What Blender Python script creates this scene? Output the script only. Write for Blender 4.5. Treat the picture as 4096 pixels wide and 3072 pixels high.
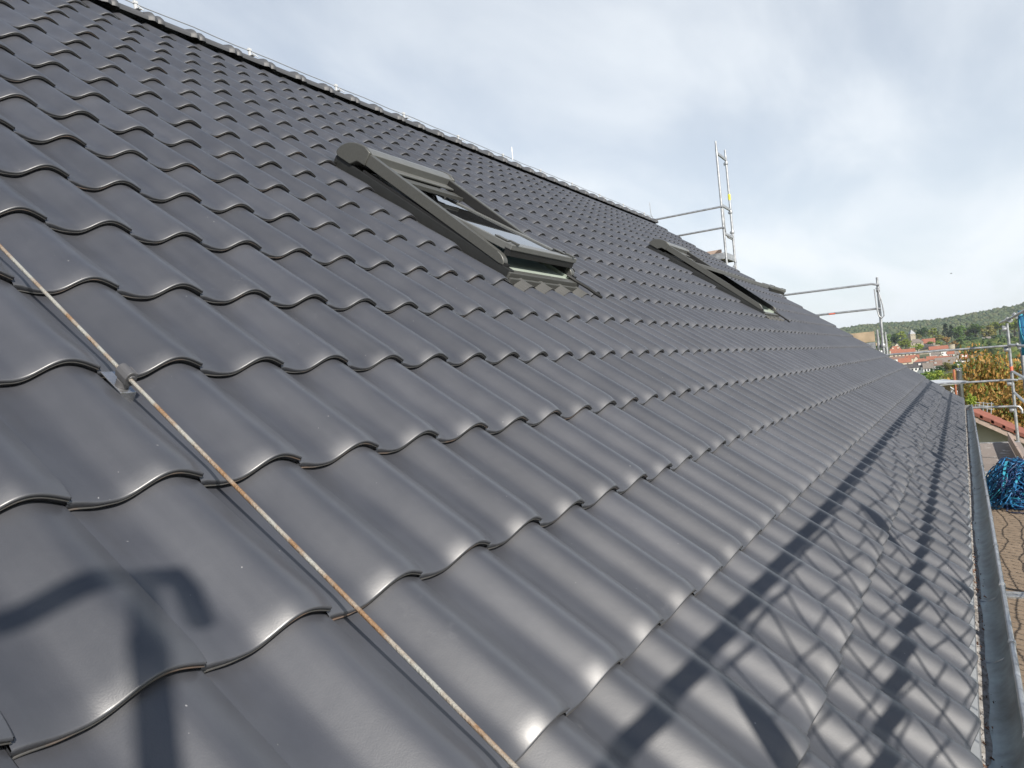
import bpy, math, random
import numpy as np
from mathutils import Vector, Matrix, noise
random.seed(7); rng = np.random.default_rng(7)
R_ = math.radians
scene = bpy.context.scene
for o in list(bpy.data.objects): bpy.data.objects.remove(o, do_unlink=True)

# ------------------------------------------------------------------ camera
FPX = 3061.0
CAM = Vector((-0.629, -0.047, 0.950))
RIGHT = Vector((0.506, -0.858, -0.091)); FWD = Vector((0.861, 0.508, 0.002))
FWD.normalize(); RIGHT = (RIGHT - FWD * RIGHT.dot(FWD)).normalized(); UP = RIGHT.cross(FWD).normalized()
cd = bpy.data.cameras.new("camera"); cam = bpy.data.objects.new("camera", cd)
scene.collection.objects.link(cam)
cam.matrix_world = Matrix((( RIGHT.x, UP.x, -FWD.x, CAM.x), (RIGHT.y, UP.y, -FWD.y, CAM.y), (RIGHT.z, UP.z, -FWD.z, CAM.z), (0, 0, 0, 1)))
cd.sensor_width = 36.0; cd.lens = 36.0 * FPX / 4096.0; cd.clip_start = 0.05; cd.clip_end = 30000
scene.camera = cam

# ------------------------------------------------------------------ sun, sky, exposure
SUN = Vector((-0.53, -0.81, 0.637)).normalized()
sl = bpy.data.lights.new("sun", 'SUN'); sl.energy = 5.0; sl.angle = R_(0.6); sl.color = (1.0, 0.94, 0.85)
so = bpy.data.objects.new("sun", sl); scene.collection.objects.link(so)
so.rotation_euler = SUN.to_track_quat('Z', 'Y').to_euler()
w = bpy.data.worlds.new("World"); scene.world = w; w.use_nodes = True
nt = w.node_tree; nd = nt.nodes; lk = nt.links; nd.clear()
sky = nd.new('ShaderNodeTexSky'); sky.sky_type = 'NISHITA'; sky.sun_disc = False
sky.sun_elevation = math.asin(SUN.z); sky.sun_rotation = math.atan2(SUN.x, SUN.y)
sky.air_density = 1.0; sky.dust_density = 0.6; sky.ozone_density = 1.0; sky.altitude = 200
tc = nd.new('ShaderNodeTexCoord'); sep = nd.new('ShaderNodeSeparateXYZ'); lk.new(tc.outputs['Generated'], sep.inputs[0])
def wmath(op, a, b=None, c=None):
    n = nd.new('ShaderNodeMath'); n.operation = op
    for i, x in enumerate((a, b, c)):
        if x is None: continue
        if isinstance(x, (int, float)): n.inputs[i].default_value = x
        else: lk.new(x, n.inputs[i])
    return n.outputs[0]
zc = wmath('MAXIMUM', sep.outputs[2], 0.0); den = wmath('ADD', zc, 0.22)
cmb = nd.new('ShaderNodeCombineXYZ')
lk.new(wmath('DIVIDE', sep.outputs[0], den), cmb.inputs[0]); lk.new(wmath('DIVIDE', sep.outputs[1], den), cmb.inputs[1])
mp = nd.new('ShaderNodeMapping'); mp.inputs['Rotation'].default_value = (0, 0, R_(25)); mp.inputs['Scale'].default_value = (0.7, 1.5, 1); mp.inputs['Location'].default_value = (1.7, 0.35, 0)
lk.new(cmb.outputs[0], mp.inputs[0])
nz = nd.new('ShaderNodeTexNoise'); nz.inputs['Scale'].default_value = 1.5; nz.inputs['Detail'].default_value = 9; nz.inputs['Roughness'].default_value = 0.52; nz.inputs['Distortion'].default_value = 0.35
lk.new(mp.outputs[0], nz.inputs['Vector'])
cr = nd.new('ShaderNodeValToRGB'); cr.color_ramp.elements[0].position = 0.30; cr.color_ramp.elements[1].position = 0.72
cr.color_ramp.interpolation = 'EASE'
lk.new(nz.outputs['Fac'], cr.inputs[0])
hz = wmath('POWER', wmath('SUBTRACT', 1.0, zc), 5.0)
low = wmath('SUBTRACT', 1.0, wmath('MULTIPLY', wmath('MINIMUM', wmath('MAXIMUM', wmath('SUBTRACT', zc, 0.42), 0.0), 0.36), 2.6))      # thin cirrus, sparser overhead
cf = wmath('MULTIPLY', low, wmath('MINIMUM', wmath('ADD', wmath('MULTIPLY', cr.outputs[0], 0.36), wmath('ADD', wmath('MULTIPLY', hz, 0.42), 0.42)), 0.95))
mx = nd.new('ShaderNodeMixRGB'); lk.new(cf, mx.inputs[0]); lk.new(sky.outputs[0], mx.inputs[1]); mx.inputs[2].default_value = (8.5, 8.95, 9.35, 1)
bg = nd.new('ShaderNodeBackground'); lk.new(mx.outputs[0], bg.inputs[0]); bg.inputs[1].default_value = 0.079
wo = nd.new('ShaderNodeOutputWorld'); lk.new(bg.outputs[0], wo.inputs[0])
scene.view_settings.view_transform = 'Standard'; scene.view_settings.look = 'None'
scene.view_settings.exposure = 0.56; scene.view_settings.gamma = 1.0; scene.view_settings.use_curve_mapping = False
scene.render.engine = 'CYCLES'
HAZE = 0.000075

# ------------------------------------------------------------------ helpers
TH = R_(37.7); CT, ST = math.cos(TH), math.sin(TH)
LC = 0.345; AC = 0.2293                         # course length and column width of the tiles
def roof(u, v, n): return (u, v * CT - n * ST, v * ST + n * CT)
def roofa(A):
    A = np.asarray(A, float)
    return np.stack([A[..., 0], A[..., 1] * CT - A[..., 2] * ST, A[..., 1] * ST + A[..., 2] * CT], -1)
def at(px, py, D):                               # the point D metres deep seen at a pixel of the 4096 x 3072 picture
    return CAM + D * (FWD + RIGHT * ((px - 2048) / FPX) - UP * ((py - 1536) / FPX))
def link(o): scene.collection.objects.link(o); return o
def tag(o, label=None, cat=None, group=None, kind=None):
    if label: o['label'] = label
    if cat: o['category'] = cat
    if group: o['group'] = group
    if kind: o['kind'] = kind
    return o
def thing(name, loc, label, cat, group=None, rz=0.0):
    o = link(bpy.data.objects.new(name, None)); o.location = loc; o.rotation_euler = (0, 0, rz); o.empty_display_size = 0.2
    return tag(o, label, cat, group)
class MB:
    def __init__(s): s.v = []; s.f = []; s.m = []
    def add(s, vs, fs, mi=0):
        b = len(s.v); s.v.extend([tuple(p) for p in vs]); s.f.extend([tuple(b + i for i in f) for f in fs]); s.m.extend([mi] * len(fs)); return s
    def box(s, c, d, mi=0, X=(1, 0, 0), Y=(0, 1, 0), Z=(0, 0, 1)):
        c = Vector(c); X, Y, Z = Vector(X), Vector(Y), Vector(Z); h = [x / 2 for x in d]
        vs = [c + X * (a * h[0]) + Y * (b * h[1]) + Z * (e * h[2]) for a in (-1, 1) for b in (-1, 1) for e in (-1, 1)]
        return s.add(vs, [(0, 1, 3, 2), (4, 6, 7, 5), (0, 4, 5, 1), (2, 3, 7, 6), (0, 2, 6, 4), (1, 5, 7, 3)], mi)
    def rbox(s, u, v, n, mi=0):                  # box in roof coordinates, ranges
        vs = [roof(a, b, e) for a in u for b in v for e in n]
        return s.add(vs, [(0, 1, 3, 2), (4, 6, 7, 5), (0, 4, 5, 1), (2, 3, 7, 6), (0, 2, 6, 4), (1, 5, 7, 3)], mi)
    def tube(s, pts, r, k=10, mi=0, caps=True):
        pts = [Vector(p) for p in pts]; n = len(pts); rs = r if isinstance(r, (list, tuple)) else [r] * n
        t = (pts[1] - pts[0]).normalized(); a = t.orthogonal().normalized(); vs = []
        for i in range(n):
            d = (pts[min(i + 1, n - 1)] - pts[max(i - 1, 0)]).normalized()
            a = (a - d * a.dot(d)).normalized(); b = d.cross(a)
            vs += [pts[i] + (a * math.cos(2 * math.pi * j / k) + b * math.sin(2 * math.pi * j / k)) * rs[i] for j in range(k)]
        fs = [(i * k + j, i * k + (j + 1) % k, (i + 1) * k + (j + 1) % k, (i + 1) * k + j) for i in range(n - 1) for j in range(k)]
        if caps: fs += [tuple(range(k - 1, -1, -1)), tuple((n - 1) * k + j for j in range(k))]
        return s.add(vs, fs, mi)
    def prism(s, prof, p0, p1, mi=0):            # prof(p) lists of 3-D points: two outlines joined
        n = len(p0); return s.add(list(p0) + list(p1), [(i, (i + 1) % n, n + (i + 1) % n, n + i) for i in range(n)] + [tuple(range(n - 1, -1, -1)), tuple(range(n, 2 * n))], mi)
    def build(s, name, mats, parent=None, smooth=False, bevel=0.0, label=None, cat=None, group=None, kind=None):
        me = bpy.data.meshes.new(name)
        off = Vector((0, 0, 0)); p = parent
        while p is not None: off = off + p.location; p = p.parent
        me.from_pydata([tuple(Vector(v) - off) for v in s.v], [], s.f)
        for m in (mats if isinstance(mats, (list, tuple)) else [mats]): me.materials.append(m)
        me.polygons.foreach_set('material_index', s.m)
        if smooth: me.polygons.foreach_set('use_smooth', [True] * len(s.f))
        me.update(); o = link(bpy.data.objects.new(name, me)); o.parent = parent
        if smooth:
            me.set_sharp_from_angle(angle=R_(40))
        if bevel > 0:
            b = o.modifiers.new('bevel', 'BEVEL'); b.width = bevel; b.segments = 2; b.limit_method = 'ANGLE'; b.angle_limit = R_(35)
        return tag(o, label, cat, group, kind)
def npmesh(name, V, F, mats, mi=None, smooth=True, parent=None, attrs=None):
    """V (n,3), F (m,4) quads"""
    me = bpy.data.meshes.new(name); V = np.asarray(V, np.float32); F = np.asarray(F, np.int32); k = F.shape[1]
    off = Vector((0, 0, 0)); p = parent
    while p is not None: off = off + p.location; p = p.parent
    V = V - np.array(off, np.float32)
    me.vertices.add(len(V)); me.vertices.foreach_set('co', V.ravel())
    me.loops.add(F.size); me.loops.foreach_set('vertex_index', F.ravel())
    me.polygons.add(len(F)); me.polygons.foreach_set('loop_start', np.arange(0, F.size, k, dtype=np.int32))
    for m in (mats if isinstance(mats, (list, tuple)) else [mats]): me.materials.append(m)
    if mi is not None: me.polygons.foreach_set('material_index', np.asarray(mi, np.int32))
    me.polygons.foreach_set('use_smooth', np.full(len(F), smooth))
    if attrs:
        for an, av in attrs.items():
            a = me.attributes.new(an, 'FLOAT', 'POINT'); a.data.foreach_set('value', np.asarray(av, np.float32))
    me.update(); me.validate()
    o = link(bpy.data.objects.new(name, me)); o.parent = parent; return o

# ------------------------------------------------------------------ materials
def mat(name, col, rough=0.6, metal=0.0, spec=0.5, var=0.0, vscale=5.0, bump=0.0, bscale=40.0, col2=None, detail=5.0, thr=None, rvar=0.0, coord='Object', island=0.0):
    m = bpy.data.materials.new(name); m.use_nodes = True; t = m.node_tree; N = t.nodes; Lk = t.links
    b = N['Principled BSDF']; b.inputs['Base Color'].default_value = (*col, 1); b.inputs['Roughness'].default_value = rough
    b.inputs['Metallic'].default_value = metal; b.inputs['Specular IOR Level'].default_value = spec
    t_ = N.new('ShaderNodeTexCoord'); out = None
    if col2 is not None or var > 0:
        n = N.new('ShaderNodeTexNoise'); n.inputs['Scale'].default_value = vscale; n.inputs['Detail'].default_value = detail; n.inputs['Roughness'].default_value = 0.6
        Lk.new(t_.outputs[coord], n.inputs['Vector'])
        r = N.new('ShaderNodeValToRGB'); lo, hi = thr if thr else (0.3, 0.7)
        r.color_ramp.elements[0].position = lo; r.color_ramp.elements[1].position = hi
        c2 = col2 if col2 is not None else tuple(min(1, c * (1 + var)) for c in col); c1 = col if col2 is not None else tuple(c * (1 - var) for c in col)
        r.color_ramp.elements[0].color = (*c1, 1); r.color_ramp.elements[1].color = (*c2, 1)
        Lk.new(n.outputs['Fac'], r.inputs[0]); out = r.outputs[0]
        if rvar > 0:
            q = N.new('ShaderNodeMapRange'); q.inputs['To Min'].default_value = rough - rvar; q.inputs['To Max'].default_value = rough + rvar
            Lk.new(n.outputs['Fac'], q.inputs[0]); Lk.new(q.outputs[0], b.inputs['Roughness'])
    if island > 0:
        g = N.new('ShaderNodeNewGeometry'); q = N.new('ShaderNodeMapRange'); q.inputs['To Min'].default_value = 1 - island; q.inputs['To Max'].default_value = 1 + island
        Lk.new(g.outputs['Random Per Island'], q.inputs[0]); h = N.new('ShaderNodeHueSaturation'); Lk.new(q.outputs[0], h.inputs['Value'])
        if out is None: h.inputs['Color'].default_value = (*col, 1)
        else: Lk.new(out, h.inputs['Color'])
        out = h.outputs[0]
    if out is not None: Lk.new(out, b.inputs['Base Color'])
    if bump > 0:
        n2 = N.new('ShaderNodeTexNoise'); n2.inputs['Scale'].default_value = bscale; n2.inputs['Detail'].default_value = 6; Lk.new(t_.outputs[coord], n2.inputs['Vector'])
        bp = N.new('ShaderNodeBump'); bp.inputs['Strength'].default_value = bump; bp.inputs['Distance'].default_value = 0.01
        Lk.new(n2.outputs['Fac'], bp.inputs['Height']); Lk.new(bp.outputs[0], b.inputs['Normal'])
    return m

def tile_material(name='glazed_tile', edge=False):
    m = bpy.data.materials.new(name); m.use_nodes = True; t = m.node_tree; N = t.nodes; Lk = t.links; b = N['Principled BSDF']
    tc = N.new('ShaderNodeTexCoord'); at_ = N.new('ShaderNodeAttribute'); at_.attribute_name = 'tile_random'
    n1 = N.new('ShaderNodeTexNoise'); n1.inputs['Scale'].default_value = 7; n1.inputs['Detail'].default_value = 6; Lk.new(tc.outputs['Object'], n1.inputs['Vector'])
    r1 = N.new('ShaderNodeValToRGB'); r1.color_ramp.elements[0].position = 0.3; r1.color_ramp.elements[1].position = 0.75
    r1.color_ramp.elements[0].color = TILE_LO; r1.color_ramp.elements[1].color = TILE_HI
    Lk.new(n1.outputs['Fac'], r1.inputs[0])
    q = N.new('ShaderNodeMapRange'); q.inputs['To Min'].default_value = 0.86; q.inputs['To Max'].default_value = 1.14; Lk.new(at_.outputs['Fac'], q.inputs[0])
    h = N.new('ShaderNodeHueSaturation'); Lk.new(r1.outputs[0], h.inputs['Color']); Lk.new(q.outputs[0], h.inputs['Value'])
    # mortar and dust specks
    vo = N.new('ShaderNodeTexVoronoi'); vo.inputs['Scale'].default_value = 34
    nw = N.new('ShaderNodeTexNoise'); nw.inputs['Scale'].default_value = 260; Lk.new(tc.outputs['Object'], nw.inputs['Vector'])
    vm_ = N.new('ShaderNodeVectorMath'); vm_.operation = 'MULTIPLY_ADD'; Lk.new(nw.outputs['Color'], vm_.inputs[0]); vm_.inputs[1].default_value = (.0035, .0035, .0035); Lk.new(tc.outputs['Object'], vm_.inputs[2]); Lk.new(vm_.outputs[0], vo.inputs['Vector'])
    sc = N.new('ShaderNodeSeparateColor'); Lk.new(vo.outputs['Color'], sc.inputs[0])
    a1 = N.new('ShaderNodeMath'); a1.operation = 'MULTIPLY'; Lk.new(sc.outputs[0], a1.inputs[0]); a1.inputs[1].default_value = 0.058
    a2 = N.new('ShaderNodeMath'); a2.operation = 'LESS_THAN'; Lk.new(vo.outputs['Distance'], a2.inputs[0]); Lk.new(a1.outputs[0], a2.inputs[1])
    a3 = N.new('ShaderNodeMath'); a3.operation = 'GREATER_THAN'; Lk.new(sc.outputs[1], a3.inputs[0]); a3.inputs[1].default_value = 0.6
    a4 = N.new('ShaderNodeMath'); a4.operation = 'MULTIPLY'; Lk.new(a2.outputs[0], a4.inputs[0]); Lk.new(a3.outputs[0], a4.inputs[1])
    # scuffs
    n3 = N.new('ShaderNodeTexNoise'); n3.inputs['Scale'].default_value = 30; n3.inputs['Detail'].default_value = 8; n3.inputs['Roughness'].default_value = 0.7; Lk.new(tc.outputs['Object'], n3.inputs['Vector'])
    n4 = N.new('ShaderNodeTexNoise'); n4.inputs['Scale'].default_value = 2.3; Lk.new(tc.outputs['Object'], n4.inputs['Vector'])
    b1 = N.new('ShaderNodeMapRange'); b1.inputs['From Min'].default_value = 0.58; b1.inputs['From Max'].default_value = 0.76; Lk.new(n3.outputs['Fac'], b1.inputs[0])
    b2 = N.new('ShaderNodeMapRange'); b2.inputs['From Min'].default_value = 0.58; b2.inputs['From Max'].default_value = 0.72; Lk.new(n4.outputs['Fac'], b2.inputs[0])
    b3 = N.new('ShaderNodeMath'); b3.operation = 'MULTIPLY'; Lk.new(b1.outputs[0], b3.inputs[0]); Lk.new(b2.outputs[0], b3.inputs[1])
    b4 = N.new('ShaderNodeMath'); b4.operation = 'MULTIPLY'; Lk.new(b3.outputs[0], b4.inputs[0]); b4.inputs[1].default_value = 0.30
    sp = N.new('ShaderNodeMath'); sp.operation = 'MAXIMUM'; Lk.new(a4.outputs[0], sp.inputs[0]); Lk.new(b4.outputs[0], sp.inputs[1])
    mx = N.new('ShaderNodeMixRGB'); Lk.new(sp.outputs[0], mx.inputs[0]); Lk.new(h.outputs[0], mx.inputs[1]); mx.inputs[2].default_value = (0.19, 0.19, 0.195, 1)
    col = mx.outputs[0]
    if edge:
        n5 = N.new('ShaderNodeTexNoise'); n5.inputs['Scale'].default_value = 14; n5.inputs['Detail'].default_value = 6; Lk.new(tc.outputs['Object'], n5.inputs['Vector'])
        r5 = N.new('ShaderNodeValToRGB'); r5.color_ramp.elements[0].position = 0.54; r5.color_ramp.elements[1].position = 0.72
        r5.color_ramp.elements[0].color = (0.050, 0.048, 0.046, 1); r5.color_ramp.elements[1].color = (0.13, 0.085, 0.06, 1)
        Lk.new(n5.outputs['Fac'], r5.inputs[0]); col = r5.outputs[0]
    Lk.new(col, b.inputs['Base Color'])
    mpv = N.new('ShaderNodeMapping'); mpv.inputs['Rotation'].default_value = (-TH, 0, 0); Lk.new(tc.outputs['Object'], mpv.inputs[0])
    mps = N.new('ShaderNodeMapping'); mps.inputs['Scale'].default_value = (34, 3.2, 34); Lk.new(mpv.outputs[0], mps.inputs[0])
    ns_ = N.new('ShaderNodeTexNoise'); ns_.inputs['Scale'].default_value = 1.0; ns_.inputs['Detail'].default_value = 7; ns_.inputs['Roughness'].default_value = .65; Lk.new(mps.outputs[0], ns_.inputs['Vector'])
    rs_ = N.new('ShaderNodeMapRange'); rs_.inputs['From Min'].default_value = .35; rs_.inputs['From Max'].default_value = .70; rs_.inputs['To Min'].default_value = .95; rs_.inputs['To Max'].default_value = 1.07; Lk.new(ns_.outputs['Fac'], rs_.inputs[0])
    hs_ = N.new('ShaderNodeHueSaturation'); Lk.new(col, hs_.inputs['Color']); Lk.new(rs_.outputs[0], hs_.inputs['Value']); Lk.new(hs_.outputs[0], b.inputs['Base Color'])
    mr_ = N.new('ShaderNodeMath'); mr_.operation = 'MULTIPLY_ADD'; Lk.new(n3.outputs['Fac'], mr_.inputs[0]); mr_.inputs[1].default_value = .06; Lk.new(ns_.outputs['Fac'], mr_.inputs[2])
    rr = N.new('ShaderNodeMapRange'); rr.inputs['From Min'].default_value = .35; rr.inputs['From Max'].default_value = .75; rr.inputs['To Min'].default_value = TILE_ROUGH - 0.015; rr.inputs['To Max'].default_value = TILE_ROUGH + 0.025; Lk.new(mr_.outputs[0], rr.inputs[0])
    Lk.new(rr.outputs[0], b.inputs['Roughness']); b.inputs['Specular IOR Level'].default_value = TILE_SPEC
    b.inputs['Coat Weight'].default_value = 0.0 if edge else 0.42; b.inputs['Coat Roughness'].default_value = 0.27; b.inputs['Coat IOR'].default_value = 1.5
    n6 = N.new('ShaderNodeTexNoise'); n6.inputs['Scale'].default_value = 420; n6.inputs['Detail'].default_value = 3; Lk.new(tc.outputs['Object'], n6.inputs['Vector'])
    n7 = N.new('ShaderNodeTexNoise'); n7.inputs['Scale'].default_value = 22; n7.inputs['Detail'].default_value = 2; Lk.new(tc.outputs['Object'], n7.inputs['Vector'])
    bp = N.new('ShaderNodeBump'); bp.inputs['Strength'].default_value = 0.10; bp.inputs['Distance'].default_value = 0.002; Lk.new(n6.outputs['Fac'], bp.inputs['Height'])
    bp2 = N.new('ShaderNodeBump'); bp2.inputs['Strength'].default_value = 0.06; bp2.inputs['Distance'].default_value = 0.008; Lk.new(n7.outputs['Fac'], bp2.inputs['Height']); Lk.new(bp.outputs[0], bp2.inputs['Normal'])
    Lk.new(bp2.outputs[0], b.inputs['Normal'])
    return m
TILE_LO = (0.033, 0.035, 0.043, 1); TILE_HI = (0.047, 0.049, 0.057, 1); TILE_ROUGH = 0.50; TILE_SPEC = 1.0
M_TILE = tile_material(); M_TEDGE = tile_material('tile_edge', True)
M_DARK = mat('dark_underlay', (0.012, 0.012, 0.013), 0.8)
M_GALV = mat('galvanised_steel', (0.42, 0.43, 0.44), 0.42, 0.75, var=0.3, vscale=14, rvar=0.12, bump=0.05, bscale=60)
M_GUT = mat('zinc_gutter', (0.21, 0.26, 0.285), 0.45, 0.5, var=0.45, vscale=9, rvar=0.12, detail=8)
M_GUTD = mat('gutter_dirt', (0.17, 0.155, 0.14), 0.85, col2=(0.32, 0.31, 0.30), vscale=30, detail=8, thr=(0.4, 0.62))
M_DRIP = mat('eave_flashing', (0.27, 0.28, 0.29), 0.4, 0.2, var=0.12, vscale=10)
M_ROD = mat('rusty_galvanised_rod', (0.27, 0.27, 0.25), 0.6, 0.15, col2=(0.20, 0.122, 0.066), vscale=10, detail=10, thr=(0.46, 0.62), bump=0.5, bscale=260)
M_PLASTIC = mat('grey_plastic_clip', (0.075, 0.075, 0.08), 0.5)
M_SHINY = mat('stainless_bracket', (0.55, 0.55, 0.56), 0.25, 0.9, var=0.2, vscale=40)
M_ALU = mat('grey_beige_aluminium', (0.080, 0.081, 0.076), 0.42, 0.25, var=0.08, vscale=90, detail=2)
M_ALUD = mat('dark_aluminium', (0.024, 0.025, 0.025), 0.4, 0.2, var=0.1, vscale=20)
M_ALUL = mat('light_grey_aluminium', (0.15, 0.153, 0.148), 0.35, 0.3, var=0.06, vscale=15)
M_FLUE = mat('flue_steel', (0.23, 0.235, 0.23), 0.22, 0.9, var=0.2, vscale=6)
M_BLACK = mat('black_rubber', (0.012, 0.012, 0.012), 0.5)
M_WHITE = mat('white_lining', (0.28, 0.32, 0.28), 0.5, var=0.05)
M_WOOD = mat('brown_pine', (0.16, 0.12, 0.07), 0.5, var=0.45, vscale=22, detail=8)
M_LEAD = mat('pleated_flashing', (0.062, 0.062, 0.060), 0.7, 0.0, var=0.08, vscale=20)
M_GLASS = bpy.data.materials.new('roof_window_glass'); M_GLASS.use_nodes = True; _t = M_GLASS.node_tree; _t.nodes.clear()
_o = _t.nodes.new('ShaderNodeOutputMaterial'); _m = _t.nodes.new('ShaderNodeMixShader'); _g = _t.nodes.new('ShaderNodeBsdfGlossy'); _x = _t.nodes.new('ShaderNodeBsdfTransparent'); _f = _t.nodes.new('ShaderNodeFresnel')
_g.inputs['Roughness'].default_value = .02; _g.inputs['Color'].default_value = (.95, .97, 1, 1); _x.inputs['Color'].default_value = (.62, .66, .64, 1); _f.inputs['IOR'].default_value = 2.3
_t.links.new(_f.outputs[0], _m.inputs[0]); _t.links.new(_x.outputs[0], _m.inputs[1]); _t.links.new(_g.outputs[0], _m.inputs[2]); _t.links.new(_m.outputs[0], _o.inputs[0])
M_SHELL = mat('white_holder', (0.46, 0.47, 0.48), 0.45)
M_WIRE = mat('aluminium_wire', (0.50, 0.51, 0.52), 0.4, 0.7)
M_PLY = mat('tan_plywood_deck', (0.215, 0.165, 0.12), 0.75, var=0.18, vscale=5, bump=0.2, bscale=80)
M_GREYDECK = mat('stained_grey_deck', (0.23, 0.195, 0.175), 0.8, col2=(0.66, 0.64, 0.61), vscale=5, detail=9, thr=(0.60, 0.64))
M_BOARD = mat('weathered_toe_board', (0.36, 0.28, 0.235), 0.8, var=0.2, vscale=9, bump=0.2)
M_TAN = mat('weathered_plank', (0.40, 0.31, 0.21), 0.8, var=0.25, vscale=4)
M_NET = mat('blue_net_rope', (0.012, 0.13, 0.30), 0.6, var=0.35, vscale=30)
M_NETL = mat('turquoise_strap', (0.035, 0.29, 0.40), 0.55, var=0.15, vscale=30)
M_NETD = mat('dark_blue_rope', (0.012, 0.035, 0.11), 0.6, var=0.3, vscale=30)
M_ORANGE = mat('orange_mark', (0.80, 0.16, 0.09), 0.6)
M_YELLOW = mat('yellow_tag', (0.80, 0.75, 0.05), 0.5)
M_TAGINK = mat('tag_ink', (0.02, 0.02, 0.02), 0.6)

# ------------------------------------------------------------------ ground, town hill and forest ridge
def interp(x, xs, ys): return float(np.interp(x, xs, ys))
def sm(x): return x * x * (3 - 2 * x)
GX = [-9000, 0, 40, 135, 345, 520, 635, 805, 920, 1040, 1210, 1440, 1750, 2700, 3300, 9000]
GZ = [-40, -7.2, -8, -17, -31, -25, -18.5, -10, -5.5, -5, -9, -9, 10, 73, 68, 20]
def ridge_h(az):                                  # height of the far ridge by direction (degrees left of straight along the eave)
    return interp(az, [-30, -3.6, -2.2, -0.5, 1.0, 2.6, 4.3, 6.0, 7.2, 9.0, 30], [1.35, 1.30, 1.22, 1.13, 1.07, 1.08, 1.15, 1.16, 1.10, .90, .6])
def gz(x, y):
    z = interp(x, GX, GZ)
    if x > 1210:
        az = math.degrees(math.atan2(y, x)); k = sm(min(1, (x - 1210) / 1500))
        z = z * (1 - k) + z * k * ridge_h(az)
        z += 5 * k * noise.noise(Vector((x / 330, y / 330, 0)))
    return z + 0.6 * noise.noise(Vector((x / 60, y / 60, 3)))
M_GRASS = mat('meadow_ground', (0.055, 0.075, 0.026), 0.9, col2=(0.10, 0.10, 0.045), vscale=0.02, detail=8)
xs = np.concatenate([np.linspace(-9000, -200, 12), np.linspace(-100, 1200, 66), np.linspace(1250, 3600, 48), np.linspace(4000, 12000, 9)])
ys = np.concatenate([np.linspace(-9000, -700, 12), np.linspace(-600, 900, 76), np.linspace(1000, 9000, 12)])
V = [(x, y, gz(x, y)) for x in xs for y in ys]; ny = len(ys)
F = [(i * ny + j, (i + 1) * ny + j, (i + 1) * ny + j + 1, i * ny + j + 1) for i in range(len(xs) - 1) for j in range(ny - 1)]
tag(npmesh('ground', V, F, M_GRASS), kind='structure')

# ------------------------------------------------------------------ the house whose roof fills the picture
NU0, NU1 = -9, 64                                  # tile columns
U_END = 63.5 * AC; NC = 19
house = thing('house', (5.0, 5.2, -7.0), 'large house with a dark grey glazed tile roof, a gutter and two roof windows', 'house')
PS = [-.05, 0.0, .03, .10, .20, .30, .40, .47, .53, .60, .67, .73, .80, .88, .95, 1.0]
PN = [-9, -9.5, -9.5, -12, -17.5, -19.5, -17, -9.5, .5, 12, 20, 22.8, 21.5, 16, 9.5, 4.5]
def cubic(xs, ys):                                 # smooth spline through the measured cross-section of a tile
    xs = np.array(xs); ys = np.array(ys); n = len(xs); h = np.diff(xs); A = np.zeros((n, n)); B = np.zeros(n); A[0, 0] = A[-1, -1] = 1
    for i in range(1, n - 1):
        A[i, i - 1] = h[i - 1]; A[i, i] = 2 * (h[i - 1] + h[i]); A[i, i + 1] = h[i]; B[i] = 6 * ((ys[i + 1] - ys[i]) / h[i] - (ys[i] - ys[i - 1]) / h[i - 1])
    M = np.linalg.solve(A, B)
    def f(x):
        x = np.asarray(x, float); i = np.clip(np.searchsorted(xs, x) - 1, 0, n - 2); t = x - xs[i]
        return ys[i] + t * ((ys[i + 1] - ys[i]) / h[i] - h[i] * (2 * M[i] + M[i + 1]) / 6) + t * t * M[i] / 2 + t ** 3 * (M[i + 1] - M[i]) / (6 * h[i])
    return f
prof = cubic(PS, [p / 1000 for p in PN])
TILT = 0.0255; DROP = 0.0065; DW = 0.040
def surf(s, w_): return prof(s) + DROP - DROP * np.clip(1 - w_ / DW, 0, 1) ** 2 - TILT * w_ / LC
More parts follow.
